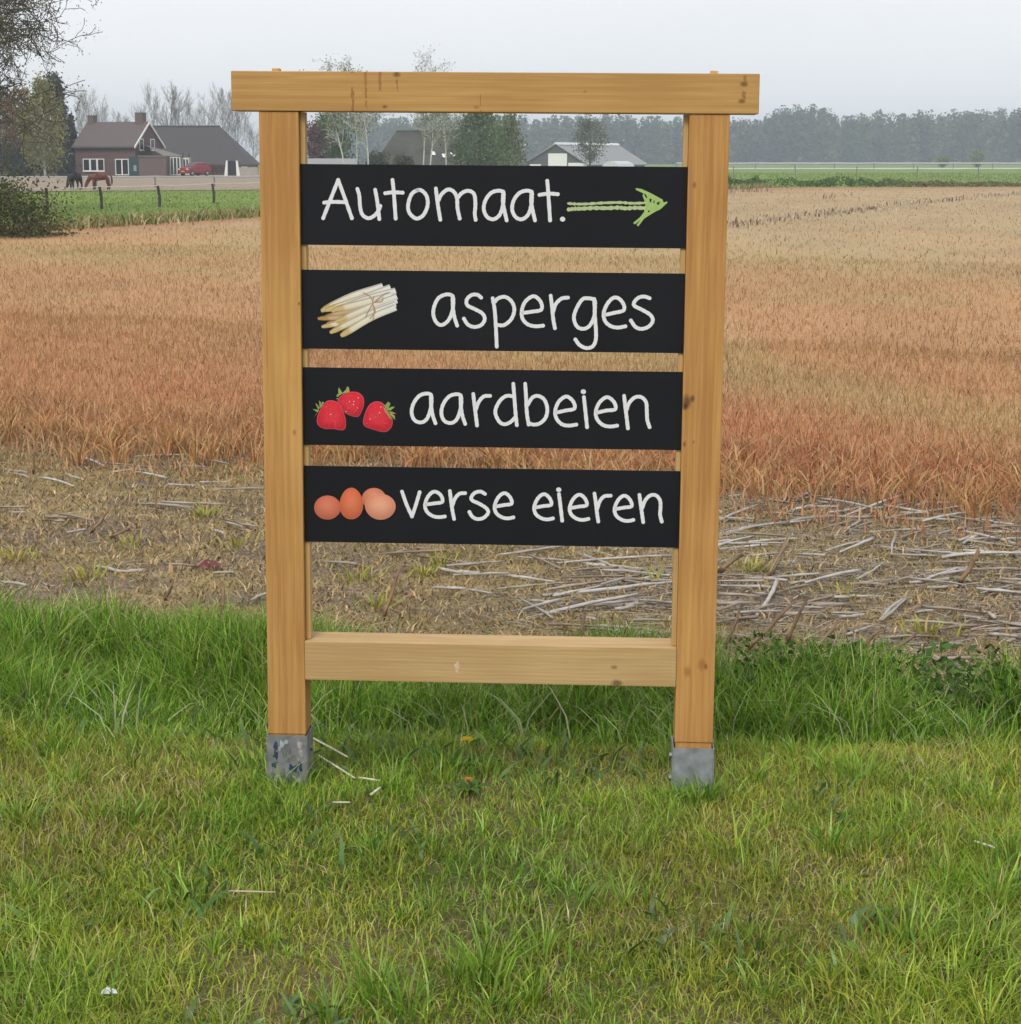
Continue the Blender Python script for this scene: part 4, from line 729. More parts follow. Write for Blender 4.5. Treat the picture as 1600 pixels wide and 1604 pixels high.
def dandelion(px, py, hh, lab, fcol, fr_):
    q = G(px, py+14); d = empty('dandelion', (q.x, q.y, float(verge_z(np.array([q.x]), np.array([q.y]))[0]))); tag(d, lab, 'dandelion')
    MB().tube([(0, 0, 0), (.004, .0, hh*.5), (.002, -.004, hh)], .0022, 5, (.22, .24, .10)).build('stem', M_leaf, d)
    f_ = MB()
    for lay, (n, r_, tl) in enumerate([(16, fr_, .5), (12, fr_*.8, 1.0), (9, fr_*.5, 1.9)]):
        for i in range(n):
            t = 2*math.pi*i/n+lay*.2; c_, s_ = math.cos(t), math.sin(t); w_ = r_*.16
            f_.add([(.002-s_*w_*.5, -.004+c_*w_*.5, hh), (.002+s_*w_*.5, -.004-c_*w_*.5, hh), (.002+c_*r_+s_*w_*.5, -.004+s_*r_-c_*w_*.5, hh+r_*tl*.6), (.002+c_*r_-s_*w_*.5, -.004+s_*r_+c_*w_*.5, hh+r_*tl*.6)], [(0, 1, 2, 3)], fcol)
    f_.build('flower_head', M_leaf, d)
    for i in range(6):
        t = i*1.05+px; c_, s_ = math.cos(t), math.sin(t); L_ = .07; lm = MB()
        pts = []
        for k in range(6):
            u = k/5; w_ = .011*math.sin(math.pi*min(1, u*.9+.1))*(1.3 if k % 2 else .7); zz = .004+.03*math.sin(u*2.6)
            pts += [(c_*L_*u-s_*w_, s_*L_*u+c_*w_, zz), (c_*L_*u+s_*w_, s_*L_*u-c_*w_, zz)]
        lm.add(pts, [(2*k, 2*k+1, 2*k+3, 2*k+2) for k in range(5)], (.07, .14, .025)).build('leaf', M_leaf, d)
dandelion(731, 1184, .085, 'bright yellow open dandelion in the grass below the bottom rail', (.75, .55, .03), .019)
dandelion(733, 1231, .045, 'orange withered dandelion just below the yellow one', (.55, .26, .05), .014)

# ------------------------------------------------------------------ trees and shrubs
def grow(mb, p, d, L, r, lev, cfg, tips, rr):
    n = cfg['seg'][lev]; pts = [p.copy()]; d = d.normalized(); ds = [d.copy()]
    for i in range(n):
        d = (d+Vector((rr.gauss(0, 1), rr.gauss(0, 1), rr.gauss(0, 1)))*cfg['wob'][lev]+Vector((0, 0, cfg['up'][lev]))).normalized()
        pts.append(pts[-1]+d*L/n); ds.append(d.copy())
    last = lev == len(cfg['n'])
    mb.tube(pts, [max(r*(1-(.75 if not last else .8)*i/n), cfg['rmin']) for i in range(n+1)], cfg['sides'][lev], cap=False)
    if last or cfg.get('leaf_all', False) and lev >= 2: tips.extend(pts[1:])
    if not last:
        for k in range(cfg['n'][lev]):
            t = cfg['t0'][lev]+(1-cfg['t0'][lev])*(k+rr.random())/cfg['n'][lev]; i = min(int(t*n), n-1); f_ = t*n-i
            q_ = pts[i].lerp(pts[i+1], f_); dd = ds[i+1]
            ax = dd.cross(Vector((rr.gauss(0, 1), rr.gauss(0, 1), rr.gauss(0, 1)))).normalized()
            nd = Quaternion(ax, cfg['ang'][lev]*rr.uniform(.7, 1.3)) @ dd
            grow(mb, q_, nd, L*cfg['ratio'][lev]*rr.uniform(.7, 1.15)*(1-.35*t if lev == 0 else 1), max(r*(1-.7*t)*cfg.get('rr', .55), cfg['rmin']), lev+1, cfg, tips, rr)
def leaf_crown(name, centers, per, spread, size, pal, parent, wts=None, up=None, mat=None):
    c = np.array([tuple(v) for v in centers]); c = np.repeat(c, per, 0); n = len(c)
    c = c+rng.normal(0, 1, (n, 3))*spread
    return np_mesh(name, *card_arrays(c, size*rng.uniform(.6, 1.4, n), pick(pal, n, wts, .2), .6, up), mat or M_leaf, parent)
def branch_tree(name, loc, label, cat, cfg, H0, r0, seed, group=None, lean=(0, 0), leaf=None, bark=None, stuff_leaf=False):
    t = empty(name, loc); tag(t, label, cat, group); mb = MB(); tips = []; rr = random.Random(seed)
    grow(mb, Vector((0, 0, -.2)), Vector((lean[0], lean[1], 1)), H0, r0, 0, cfg, tips, rr)
    mb.build('trunk', bark or M_bark, t, smooth=True)
    if leaf: leaf_crown('crown', tips, leaf['per'], leaf['spread'], leaf['size'], leaf['pal'], t, up=leaf.get('up'))
    return t
def crown_tree(name, loc, label, cat, hgt, rx, z0, z1, n, size, pal, seed, trunk_r=.2, shape='round', clumps=40, bark=None, up=None, group=None, wts=None, ry=None, thin=0):
    """trunk with limbs and a crown of leaf clumps filling a volume unevenly"""
    t = empty(name, loc); tag(t, label, cat, group); rr = np.random.default_rng(seed); mb = MB()
    top = z0+(z1-z0)*.8; r1 = random.Random(seed)
    trunk = [Vector((0, 0, -.2)), Vector((r1.gauss(0, .1), 0, top*.35)), Vector((r1.gauss(0, .2), 0, top*.7)), Vector((r1.gauss(0, .2), 0, top))]
    mb.tube(trunk, [trunk_r, trunk_r*.8, trunk_r*.5, trunk_r*.15], 6, cap=False)
    ctr = []
    for i in range(clumps):
        u = rr.random(); zz = z0+(z1-z0)*u
        if shape == 'cone': w = (1-u)**1.05
        elif shape == 'weep': w = math.sin(math.pi*min(1, .18+u*.80))**1.1
        elif shape == 'mound': w = math.sqrt(max(0, 1-u*u))
        else: w = math.sqrt(max(.02, 1-(2*u-1)**2))
        a = rr.uniform(0, 6.28); r_ = rx*w*math.sqrt(rr.uniform(.15, 1)); cx, cy = r_*math.cos(a), (ry or rx)/rx*r_*math.sin(a)
        ctr.append((cx, cy, zz))
        if i % 2 == 0 and trunk_r > 0:
            zb_ = max(z0*.6, zz-abs(r_)*.8); mb.tube([(0, 0, zb_), (cx*.5, cy*.5, zb_+(zz-zb_)*.6), (cx, cy, zz)], [trunk_r*.3, trunk_r*.18, trunk_r*.06], 4, cap=False)
    if trunk_r > 0: mb.build('trunk', bark or M_bark, t, smooth=True)
    c = np.array(ctr); per = n//clumps; cs = rx*(.30 if shape != 'cone' else .20)*rr.uniform(.6, 1.3, (clumps, 1)); k = np.repeat(np.arange(clumps), per)
    pos = c[k]+rr.normal(0, 1, (len(k), 3))*cs[k]*np.array([1, 1, .75 if shape != 'weep' else 1.5])*.75
    shade = rr.uniform(.7, 1.3, clumps)[k][:, None]
    cols = pick(pal, len(k), wts, .15)*shade; pos[:, 2] = np.maximum(pos[:, 2], .05)
    np_mesh('crown', *card_arrays(pos, size*rr.uniform(.6, 1.4, len(k)), cols, .6, up), M_leaf, t)
    return t
M_birch = mat_plain('birch_bark', (.52, .50, .46), .8, .45, 2.5, stretch=(1, 1, 4))
M_grey_bark = mat_plain('grey_bark', (.115, .10, .085), .9, .25, 2)
def at(px, Y, z=0): v = P(px, 251, Y); return (v.x, Y, z)

# the oak leaning in from beyond the left edge
cfg = dict(seg=[7, 7, 6, 5, 4], wob=[.05, .16, .22, .28, .3], up=[.0, .02, -.02, -.03, -.03], n=[17, 9, 7, 8], t0=[.15, .2, .15, .1], ang=[1.2, .75, .8, .8], ratio=[.72, .5, .48, .45], sides=[8, 6, 4, 3, 3], rmin=.0115, rr=.5)
OL = [(.10, .11, .035), (.13, .125, .04), (.07, .075, .03), (.13, .10, .045)]
branch_tree('oak_tree', at(-250, 60), 'big spreading oak with budding leaves hanging in at the top left', 'tree', cfg, 11.2, .27, 21, leaf=dict(per=2, spread=.10, size=.065, pal=OL))

# bramble at the left edge of the field
crown_tree('bramble_bush', at(-20, 41.5), 'dark tangled bramble bush at the left edge of the field', 'bush', 1.2, 1.55, -.05, 1.0, 9000, .07, [(.06, .09, .022), (.095, .125, .035), (.12, .10, .055), (.05, .055, .025)], 5, trunk_r=.03, shape='mound', clumps=90, ry=1.6)
# green and dry rough edge between field and pasture
N = 12000; t = rng.random(N); ea = np.array([(-19, 20), (-12.5, 39.5), (-8.2, 53.5), (1, 84.5), (16, 118)]); cum = np.array([0, 20.5, 35, 67, 104]); s = t**1.0*104
x = np.interp(s, cum, ea[:, 0])+rng.normal(0, .35, N)-.2; y = np.interp(s, cum, ea[:, 1])+rng.normal(0, 1.0, N)+.9
c = pick([(.42, .34, .19), (.34, .25, .12), (.15, .19, .04), (.11, .17, .035), (.24, .19, .08)], N, (3, 2, 2, 2, 2), .2)
tag(np_mesh('rough_edge', *blade_arrays(np.stack([x, y, np.full(N, -.05)], 1), .12+.32*rng.random(N), .03+.03*rng.random(N), rng.uniform(0, 6.28, N), rng.uniform(.2, .9, N), c), M_straw), 'rough green and dry grass along the field edge on the left', 'rough grass', kind='stuff')
N = 17000; s = rng.random(N)
y = 45+75*s**1.5; x = -8.2-(.35*y-.35*53)*0+rng.uniform(-22, 4, N)+(y-53)*.1; k = (y > np.interp(x, [-60, -20, -12.5, -8.2, 1, 16], [8, 15, 40, 54, 85, 118])) ; x, y = x[k], y[k]; N = len(x)
PA = [(.15, .22, .035), (.19, .26, .05), (.13, .20, .035), (.23, .28, .07)]
A1 = blade_arrays(np.stack([x, y, np.full(N, -.06)], 1), .03+.05*rng.random(N), .03+.03*rng.random(N), rng.uniform(0, 6.28, N), rng.uniform(.2, .9, N), pick(PA, N, None, .15))
N = 9000; x = rng.uniform(12, 75, N); y = rng.uniform(118, 260, N)
A2 = blade_arrays(np.stack([x, y, np.full(N, -.06)], 1), .08+.12*rng.random(N), .06+.06*rng.random(N), rng.uniform(0, 6.28, N), rng.uniform(.2, .9, N), pick(PA, N, None, .15))
tag(np_mesh('pasture_grass', *join_arrays(A1, A2), M_grass), 'bright green pasture grass beyond the field', 'grass', kind='stuff')
# dark weeds along the far right field edge
N = 9000; px = 1130+500*rng.random(N)**1.4; dens = vnoise(px/16, px*0+2); k = rng.random(N) < .25+dens; px = px[k]; N = len(px)
yy = 124+rng.normal(0, 1.6, N)+(px-1130)*.004; x = (px-800)/FOC*yy; hh = .62*(.45+.8*vnoise(px/9, px*0+7))*np.clip(1.25-(px-1130)/430, .35, 1)
cw = pick([(.05, .10, .025), (.075, .14, .03), (.10, .16, .04)], N, None, .2); rb = px > 1400+rng.normal(0, 60, N); cw[rb] = pick([(.2, .12, .08), (.12, .13, .05)], int(rb.sum()), None, .2)
tag(np_mesh('weed_row', *card_arrays(np.stack([x, yy, rng.random(N)*hh], 1), .10+.12*rng.random(N), cw), M_leaf), 'dark green weeds along the far right edge of the field', 'weeds', kind='stuff')

# ------------------------------------------------------------------ fences
M_post = mat_plain('weathered_post', (.075, .062, .055), .9, .3, 6)
M_post2 = mat_plain('grey_post', (.18, .165, .15), .9, .3, 6)
M_tape = mat_plain('white_tape', (.68, .68, .68), .6, .05, 3)
def fence(name, posts, label, hgt, rad, strands, pmat, tmat, tr, cap=None):
    c0 = posts[0]; f_ = empty(name, (c0[0], c0[1], -.06)); tag(f_, label, 'fence')
    for i, (x, y) in enumerate(posts):
        MB().tube([(x-c0[0], y-c0[1], -.1), (x-c0[0]+.01, y-c0[1], hgt*.5), (x-c0[0]+rnd.uniform(-.05, .03), y-c0[1], hgt*rnd.uniform(.97, 1.04))], [rad, rad*.97, rad*.9], 7).build('fence_post', pmat, f_)
    for z in strands:
        pts = []
        for i in range(len(posts)-1):
            (xa, ya), (xb, yb) = posts[i], posts[i+1]
            for k in range(4):
                t = k/4; pts.append((xa+(xb-xa)*t-c0[0], ya+(yb-ya)*t-c0[1]-rad*.9, z-.03*math.sin(math.pi*t)))
        pts.append((posts[-1][0]-c0[0], posts[-1][1]-c0[1]-rad*.9, z)); MB().tube(pts, tr, 4).build('tape', tmat, f_)
def gxy(px, py): v = G(px, py); return (v.x, v.y)
fence('pasture_fence', [gxy(*q) for q in [(-110, 341), (-15, 334), (74, 329), (159, 324.5), (250, 321.5), (335, 315.5), (425, 311), (520, 306)]], 'low dark post fence with white tape along the near pasture on the left', .78, .055, [.775], M_post, M_tape, .012)
fence('paddock_fence', [(P(px, 251, 118).x, 118+i*1.0) for i, px in enumerate((-150, -55, 43, 133, 223, 315, 410, 500))], 'grey rail fence of the horse paddock in front of the farmhouse', .78, .05, [.66, .70], M_post2, mat_plain('grey_rail', (.42, .42, .42), .7), .028)
fence('field_fence', [(P(px, 251, 400).x, 400) for px in range(1060, 1700, 62)], 'long pale tape fence in front of the forest on the right', 1.35, .11, [1.12, 1.2], M_post2, M_tape, .045)
fence('meadow_fence', [(P(px, 251, Y).x, Y) for px, Y in ((1150, 178), (1247, 176), (1343, 172), (1438, 168), (1534, 172), (1630, 176))], 'thin wire fence on dark posts across the green meadow at right', 1.15, .045, [.95], M_post2, mat_plain('fence_wire', (.45, .45, .43), .6), .008)

# ------------------------------------------------------------------ ponies, one continuous body each
def pony(name, x, Y, s, rz, graze, mat, label, mane):
    t = empty(name, (x, Y, -.03), rz); tag(t, label, 'pony')
    vs_, es, rad = [], [], []
    def add(p, r, par=None):
        vs_.append(Vector(p)*s); rad.append(r*s)
        if par is not None: es.append((par, len(vs_)-1))
        return len(vs_)-1
    b0 = add((0, 0, 1.14), .36); b1 = add((-.35, 0, 1.12), .36, b0); b2 = add((-.60, 0, 1.18), .31, b1)
    b3 = add((.38, 0, 1.17), .36, b0); b4 = add((.62, 0, 1.20), .28, b3)
    if graze: nk = [(-.87, 0, 1.08, .24), (-1.06, 0, .82, .18), (-1.18, .02, .55, .15), (-1.28, .02, .33, .13), (-1.36, .02, .13, .09)]
    else: nk = [(-.83, 0, 1.42, .2), (-1.02, 0, 1.66, .13), (-1.12, 0, 1.80, .12), (-1.32, 0, 1.66, .09), (-1.46, 0, 1.54, .065)]
    pr = b2
    for q_ in nk: pr = add(q_[:3], q_[3], pr)
    head = pr-2
    for sy in (-1, 1): add((vs_[head].x/s+.02, sy*.07, vs_[head].z/s+.16), .03, head)
    for sy in (-1, 1):
        k = add((-.56, sy*.14, .90), .16, b2); k = add((-.58+.05*sy, sy*.15, .50), .10, k); k = add((-.57+.05*sy, sy*.15, .14), .07, k); add((-.61+.05*sy, sy*.15, .03), .085, k)
        k = add((.55, sy*.15, .90), .20, b4); k = add((.60-.08*sy, sy*.15, .55), .11, k); k = add((.68-.08*sy, sy*.15, .45), .085, k); k = add((.62-.08*sy, sy*.15, .12), .065, k); add((.58-.08*sy, sy*.15, .03), .085, k)
    me = bpy.data.meshes.new('body'); me.from_pydata(vs_, es, []); o = link(bpy.data.objects.new('body', me), t)
    mod = o.modifiers.new('skin', 'SKIN'); sk = me.skin_vertices[0].data
    for i, r_ in enumerate(rad): sk[i].radius = (r_, r_)
    sk[0].use_root = True
    sb = o.modifiers.new('sub', 'SUBSURF'); sb.levels = sb.render_levels = 2; me.materials.append(mat)
    tl = MB(); tl.tube([(.78*s, 0, 1.28*s), (.90*s, 0, 1.05*s), (.92*s, .02*s, .7*s), (.90*s, .02*s, .4*s)], [.04*s, .07*s, .08*s, .02*s], 6); tl.build('tail', mane, t, smooth=True)
    mn = MB(); a_, b_ = Vector(nk[0][:3])*s, Vector(nk[2][:3])*s; off = Vector((.12, 0, .12))*s
    mn.tube([Vector((-.6, 0, 1.42))*s, a_+off, (a_+b_)/2+off, b_+off], [.03*s, .07*s, .07*s, .03*s], 6); mn.build('mane', mane, t, smooth=True)
    return t
M_black = mat_plain('black_coat', (.018, .016, .016), .6, .2, 4); M_chest = mat_plain('chestnut_coat', (.115, .035, .022), .6, .25, 4); M_dark = mat_plain('dark_mane', (.025, .02, .018), .8)
pony('pony', P(117, 251, 112).x, 112, .66, R(70), True, M_black, 'black pony standing rump-on in the paddock before the farmhouse', M_dark)
pony('pony', P(157, 251, 110).x, 110, .66, R(8), True, M_chest, 'chestnut pony grazing side-on in the paddock before the farmhouse', M_dark)

# ------------------------------------------------------------------ farmhouse
def mat_brick(name, c1, c2, mortar, sc):
    m, n, l, b = new_mat(name); b.inputs['Roughness'].default_value = .9
    co = n.new('ShaderNodeTexCoord'); mp = n.new('ShaderNodeMapping'); mp.inputs['Rotation'].default_value = (R(90), 0, 0); l.new(co.outputs['Object'], mp.inputs[0])
    br = n.new('ShaderNodeTexBrick'); br.inputs['Color1'].default_value = (*c1, 1); br.inputs['Color2'].default_value = (*c2, 1); br.inputs['Mortar'].default_value = (*mortar, 1); br.inputs['Scale'].default_value = sc
    l.new(mp.outputs[0], br.inputs['Vector']); l.new(br.outputs[0], b.inputs['Base Color']); return m
M_brick = mat_brick('house_brick', (.125, .062, .052), (.095, .05, .045), (.13, .10, .09), 4)
M_brick2 = mat_brick('annex_brick', (.13, .085, .075), (.11, .075, .07), (.15, .13, .12), 4)
M_tile = mat_plain('roof_tile', (.108, .085, .083), .8, .22, 3, stretch=(3, 3, 12))
M_tile2 = mat_plain('barn_tile', (.066, .060, .062), .85, .22, 2, stretch=(3, 3, 12))
M_wframe = mat_plain('white_paint', (.78, .78, .76), .5, .03)
M_glass = mat_plain('dark_glass', (.02, .024, .028), .08, .1, 1, spec=.6)
M_render = mat_plain('pale_render', (.36, .33, .29), .9, .12, 2)
M_teal = mat_plain('teal_board', (.02, .05, .06), .6, .2, 2)
def window(parent, org, ux, w, h, z, panes, mullion=.06, mat=None, depth=.06, sill=True, name='window'):
    """framed window on a wall: org corner, ux unit vector along the wall"""
    ux = Vector(ux).normalized(); nx = Vector((ux.y, -ux.x, 0)); o0 = Vector(org)
    xf = Matrix(((ux.x, -nx.x, 0, o0.x), (ux.y, -nx.y, 0, o0.y), (0, 0, 1, 0), (0, 0, 0, 1)))
    f_ = MB(); fw = .09
    f_.box(0, w, -depth, .0, z, z+fw); f_.box(0, w, -depth, .0, z+h-fw, z+h); f_.box(0, fw, -depth+.003, .0, z+fw, z+h-fw); f_.box(w-fw, w, -depth+.003, .0, z+fw, z+h-fw)
    for i in range(1, panes): f_.box(w*i/panes-mullion/2, w*i/panes+mullion/2, -depth+.004, 0, z+fw, z+h-fw)
    wd = f_.build(name, mat or M_wframe, parent, xf=xf)
    for i in range(panes):
        a = fw if i == 0 else w*i/panes+mullion/2; b_ = w-fw if i == panes-1 else w*(i+1)/panes-mullion/2
        MB().box(a+.002, b_-.002, -.025, -.012, z+fw+.002, z+h-fw-.002).build('pane', M_glass, wd, xf=xf)
    if sill: MB().box(-.05, w+.05, -depth-.06, -.002, z-.07, z-.003).build('sill', mat or M_wframe, wd, xf=xf)
    return wd
HY = 214.0; cx_ = P(212, 251, HY).x
house = empty('farmhouse', (cx_, HY, -.05)); tag(house, 'brown brick farmhouse with tiled roof, white windows and two chimneys', 'house')
BT = R(18); A_ = Vector((-math.cos(BT), math.sin(BT), 0)); B_ = Vector((math.sin(BT), math.cos(BT), 0)); LH, WH, EV, RG = 7.4, 6.3, 3.25, 5.75
hx = Matrix(((-A_.x, B_.x, 0, 0), (-A_.y, B_.y, 0, 0), (0, 0, 1, 0), (0, 0, 0, 1)))    # local x to the right along the facade, y into the house
w_ = MB(); w_.box(-LH, 0, 0, WH, 0, EV)
w_.add([(0, 0, EV), (0, WH, EV), (0, WH/2, RG-.08), (-LH, 0, EV), (-LH, WH, EV), (-LH, WH/2, RG-.08)], [(0, 1, 2), (3, 5, 4)])
w_.build('wall', M_brick, house, xf=hx)
def slab(y0, z0, y1, z1, x0, x1, th):
    m = MB(); m.add([(x0, y0, z0), (x1, y0, z0), (x1, y1, z1), (x0, y1, z1), (x0, y0, z0+th), (x1, y0, z0+th), (x1, y1, z1+th), (x0, y1, z1+th)], [(0, 3, 2, 1), (4, 5, 6, 7), (0, 1, 5, 4), (1, 2, 6, 5), (2, 3, 7, 6), (3, 0, 4, 7)]); return m
rf = slab(-.3, EV-.2, WH/2, RG-.02, -LH-.2, .12, .14); rf2 = slab(WH+.3, EV-.2, WH/2, RG-.02, -LH-.2, .12, .14)
rf.add(rf2.v, rf2.f); roof = rf.build('roof', M_tile, house, xf=hx)
tr_ = slab(-.34, EV-.30, WH/2, RG-.12, .125, .22, .24); t2_ = slab(WH+.34, EV-.30, WH/2, RG-.12, .125, .22, .24); tr_.add(t2_.v, t2_.f); tr_.build('gable_trim', M_wframe, house, xf=hx)
MB().box(-LH-.2, .1, -.42, -.31, EV-.24, EV-.12).build('gutter', mat_plain('gutter_grey', (.1, .095, .09), .6), house, xf=hx)
MB().box(-1.35, -.45, WH/2-.45, WH/2+.45, RG-.3, RG+1.0).box(-1.40, -.40, WH/2-.5, WH/2+.5, RG+1.0, RG+1.1).build('chimney', M_brick2, roof, xf=hx)
MB().box(-LH+.1, -LH+.85, WH/2-.4, WH/2+.4, RG-.3, RG+.75).box(-LH+.05, -LH+.9, WH/2-.45, WH/2+.45, RG+.75, RG+.85).build('chimney', M_brick2, roof, xf=hx)
window(house, hx @ Vector((-6.45, -.02, 0)), -A_, 2.65, 1.35, .50, 3, .22)
window(house, hx @ Vector((-2.45, -.02, 0)), -A_, 1.65, 1.75, .08, 2, .14, sill=False, name='garden_door')
for yy_ in (.95, 3.45): window(house, hx @ Vector((.02, yy_, 0)), B_, .95, 1.25, 2.75, 1)
# flat roofed annex before the gable, with a dark teal panel
an = empty('annex', (P(217, 251, 209).x, 209, -.05), R(5)); tag(an, 'low flat-roofed brick annex with dark teal front beside the farmhouse gable', 'building')
MB().box(0, 2.85, 0, 4.2, 0, 2.02).build('wall', M_brick2, an); MB().box(-.08, 2.93, -.08, 4.28, 2.025, 2.17).build('roof', mat_plain('roof_edge', (.16, .14, .13), .8), an)
MB().box(-1.0, -.005, .1, .25, 0, 2.05).build('side_panel', M_teal, an); MB().box(-.55, -.25, .06, .095, .55, 1.15).build('panel_pane', mat_plain('pale_pane', (.25, .32, .32), .2), an)
# sun room with white windows and a lean-to roof
sr = empty('sun_room', (P(259, 251, 213).x, 213, -.05), R(6)); tag(sr, 'pale sun room with tall white windows and lean-to roof', 'building')
MB().box(0, 1.7, 0, 4, 0, 2.1).box(1.705, 2.55, .6, 4, 0, 2.0).build('wall', M_render, sr)
s_ = MB(); s_.add([(-2.2, 1.5, 3.3), (-2.2, 4.5, 3.3), (1.8, -.15, 2.12), (1.8, 4.2, 2.12), (-.1, -.15, 2.12), (-2.2, 4.5, 3.1), (1.8, 4.2, 2.11)], [(0, 4, 2, 3, 1), (1, 3, 6, 5)]); s_.build('roof', mat_plain('lean_to_tile', (.18, .155, .14), .85, .2, 3), sr)
window(sr, (.5, -.02, 0), (1, 0, 0), 1.1, 1.95, .08, 3, .1, sill=False); window(sr, (1.8, .58, 0), (1, 0, 0), .7, 1.75, .12, 2, .1, sill=False)
for px_ in (1.85, 2.5): MB().tube([(px_, 1.2, 2), (px_, 1.2, 2.45)], .09, 6).build('roof_pipe', M_post, sr)
# the long barn with hipped roof behind
def hip_barn(name, xa, xb, ra, rb, Y, dep, ez, rz_, wallm, roofm, label):
    o = empty(name, (xa, Y, -.05)); tag(o, label, 'barn'); xb -= xa; ra -= xa; rb -= xa
    MB().box(.3, xb-.3, .35, dep-.35, 0, ez+.02).build('wall', wallm, o)
    m = MB(); m.add([(0, 0, ez), (xb, 0, ez), (xb, dep, ez), (0, dep, ez), (ra, dep/2, rz_), (rb, dep/2, rz_)], [(0, 1, 5, 4), (1, 2, 5), (2, 3, 4, 5), (3, 0, 4), (0, 3, 2, 1)]); rf_ = m.build('roof', roofm, o)
    MB().tube([(ra, dep/2, rz_), (rb, dep/2, rz_)], .12, 6).build('ridge', roofm, rf_)
    return o
S2 = 238/FOC
barn = hip_barn('thatched_barn', (205-800)*S2, (404-800)*S2, (232-800)*S2, (349-800)*S2, 236, 9, 1.15, 5.75, mat_plain('barn_wall', (.22, .19, .17), .9, .15, 2), M_tile2, 'long dark hipped-roof barn behind and right of the farmhouse')
for i, px_ in enumerate((372, 388)): window(barn, ((px_-205)*S2, .32, 0), (1, 0, 0), .7, .5, .45, 1, name='window', sill=False)
gt = empty('gateway', (P(363, 251, 214).x, 214, -.05)); tag(gt, 'dark doorway between two white slanting pillars right of the farmhouse', 'gateway')
for s_ in (-1, 1): m = MB(); m.add([(s_*.45, 0, 1.65), (s_*.62, 0, 1.65), (s_*.86, 0, -.05), (s_*.50, 0, -.05), (s_*.45, .3, 1.65), (s_*.62, .3, 1.65), (s_*.86, .3, -.05), (s_*.50, .3, -.05)], [(0, 1, 2, 3), (4, 7, 6, 5), (0, 4, 5, 1), (1, 5, 6, 2), (2, 6, 7, 3), (3, 7, 4, 0)]); m.build('pillar', M_wframe, gt)
MB().box(-.44, .44, .12, .22, 0, 1.6).build('door', mat_plain('dark_door', (.02, .02, .022), .7), gt)
hw = empty('low_wall', (P(298, 251, 222).x, 222, -.05)); tag(hw, 'low bare hedge and pale wall in front of the barn', 'wall'); MB().box(0, 7.6, 0, .3, 0, .9).build('wall', M_render, hw)
N = 2500; np_mesh('hedge', *blade_arrays(np.stack([rng.uniform(.2, 5, N), rng.uniform(-.5, -.1, N), .2+rng.random(N)*.8], 1), .2+.3*rng.random(N), .03+.02*rng.random(N), rng.uniform(0, 6.28, N), rng.uniform(.1, .9, N), pick([(.12, .08, .07), (.17, .13, .11)], N, None, .2)), M_straw, hw)

# red hatchback parked by the sun room
def car(px, Y, rz, label):
    t = empty('parked_car', (P(px, 251, Y).x, Y, -.02), rz); tag(t, label, 'car')
    paint = mat_plain('red_paint', (.24, .012, .025), .25, .03, 2, spec=.6); W = 1.55
    prof = [(-1.7, .28), (-1.72, .62), (-1.62, .84), (-.85, .93), (-.25, 1.38), (.95, 1.42), (1.45, 1.0), (1.72, .86), (1.74, .30)]
    m = MB(); rows = [(-W/2, .97), (-W/2+.1, 1.0), (W/2-.1, 1.0), (W/2, .97)]
    n = len(prof)
    for yy_, sc in rows:
        for x, z in prof: tw = .12*max(0, (z-.9)/.5); m.v.append((x*sc, yy_*(1-tw), .28+(z-.28)*(.99 if sc < 1 else 1))); m.c.append((1, 1, 1))
    for r_ in range(3):
        for i in range(n): m.f.append((r_*n+i, r_*n+(i+1) % n, (r_+1)*n+(i+1) % n, (r_+1)*n+i)); m.m.append(0)
    m.f.append(tuple(range(n))); m.m.append(0); m.f.append(tuple(reversed(range(3*n, 4*n)))); m.m.append(0)
    m.build('body', paint, t)
    gl = MB(); gl.add([(-.80, -.62, .985), (-.80, .62, .985), (-.30, .58, 1.345), (-.30, -.58, 1.345)], [(0, 1, 2, 3)]); gl.build('windscreen', M_glass, t).location = (-.02, 0, .012)
    rw = MB(); rw.add([(1.02, -.58, 1.37), (1.02, .58, 1.37), (1.42, .62, 1.03), (1.42, -.62, 1.03)], [(0, 1, 2, 3)]); rw.build('rear_window', M_glass, t).location = (.02, 0, .012)
    for s_ in (-1, 1):
        k = s_*(W/2*.93)
        for xa, xb, xc, xd in ((-.62, .22, .22, -.22), (.28, 1.22, .90, .28)): MB().add([(xa, k, .97), (xb, k, .97), (xc, k*.955, 1.30), (xd, k*.955, 1.30)], [(0, 1, 2, 3)]).build('side_window', M_glass, t).location = (0, s_*.022, 0)
        for xw in (-1.1, 1.08):
            wh = MB().tube([(xw, s_*(W/2-.16), .29), (xw, s_*(W/2+.02), .29)], .29, 16).build('wheel', mat_plain('tyre', (.02, .02, .02), .85), t)
            MB().tube([(xw, s_*(W/2+.021), .29), (xw, s_*(W/2+.035), .29)], .17, 12).build('rim', mat_plain('rim', (.4, .4, .4), .35, metal=.7), wh)
        MB().box(-1.735, -1.66, s_*.62-.13, s_*.62+.13, .64, .78).build('headlight', mat_plain('lamp_glass', (.6, .6, .6), .15), t)
        MB().box(1.66, 1.745, s_*.66-.07, s_*.66+.07, .68, .95).build('tail_light', mat_plain('tail_red', (.3, .01, .01), .2), t)
        MB().box(-.68, -.54, s_*.80-.06, s_*.80+.06, .95, 1.06).build('mirror', paint, t)
    MB().box(-1.75, -1.70, -.26, .26, .42, .53).build('number_plate', mat_plain('plate_yellow', (.6, .5, .05), .5), t)
car(305, 211, R(52), 'small red hatchback parked beside the sun room')

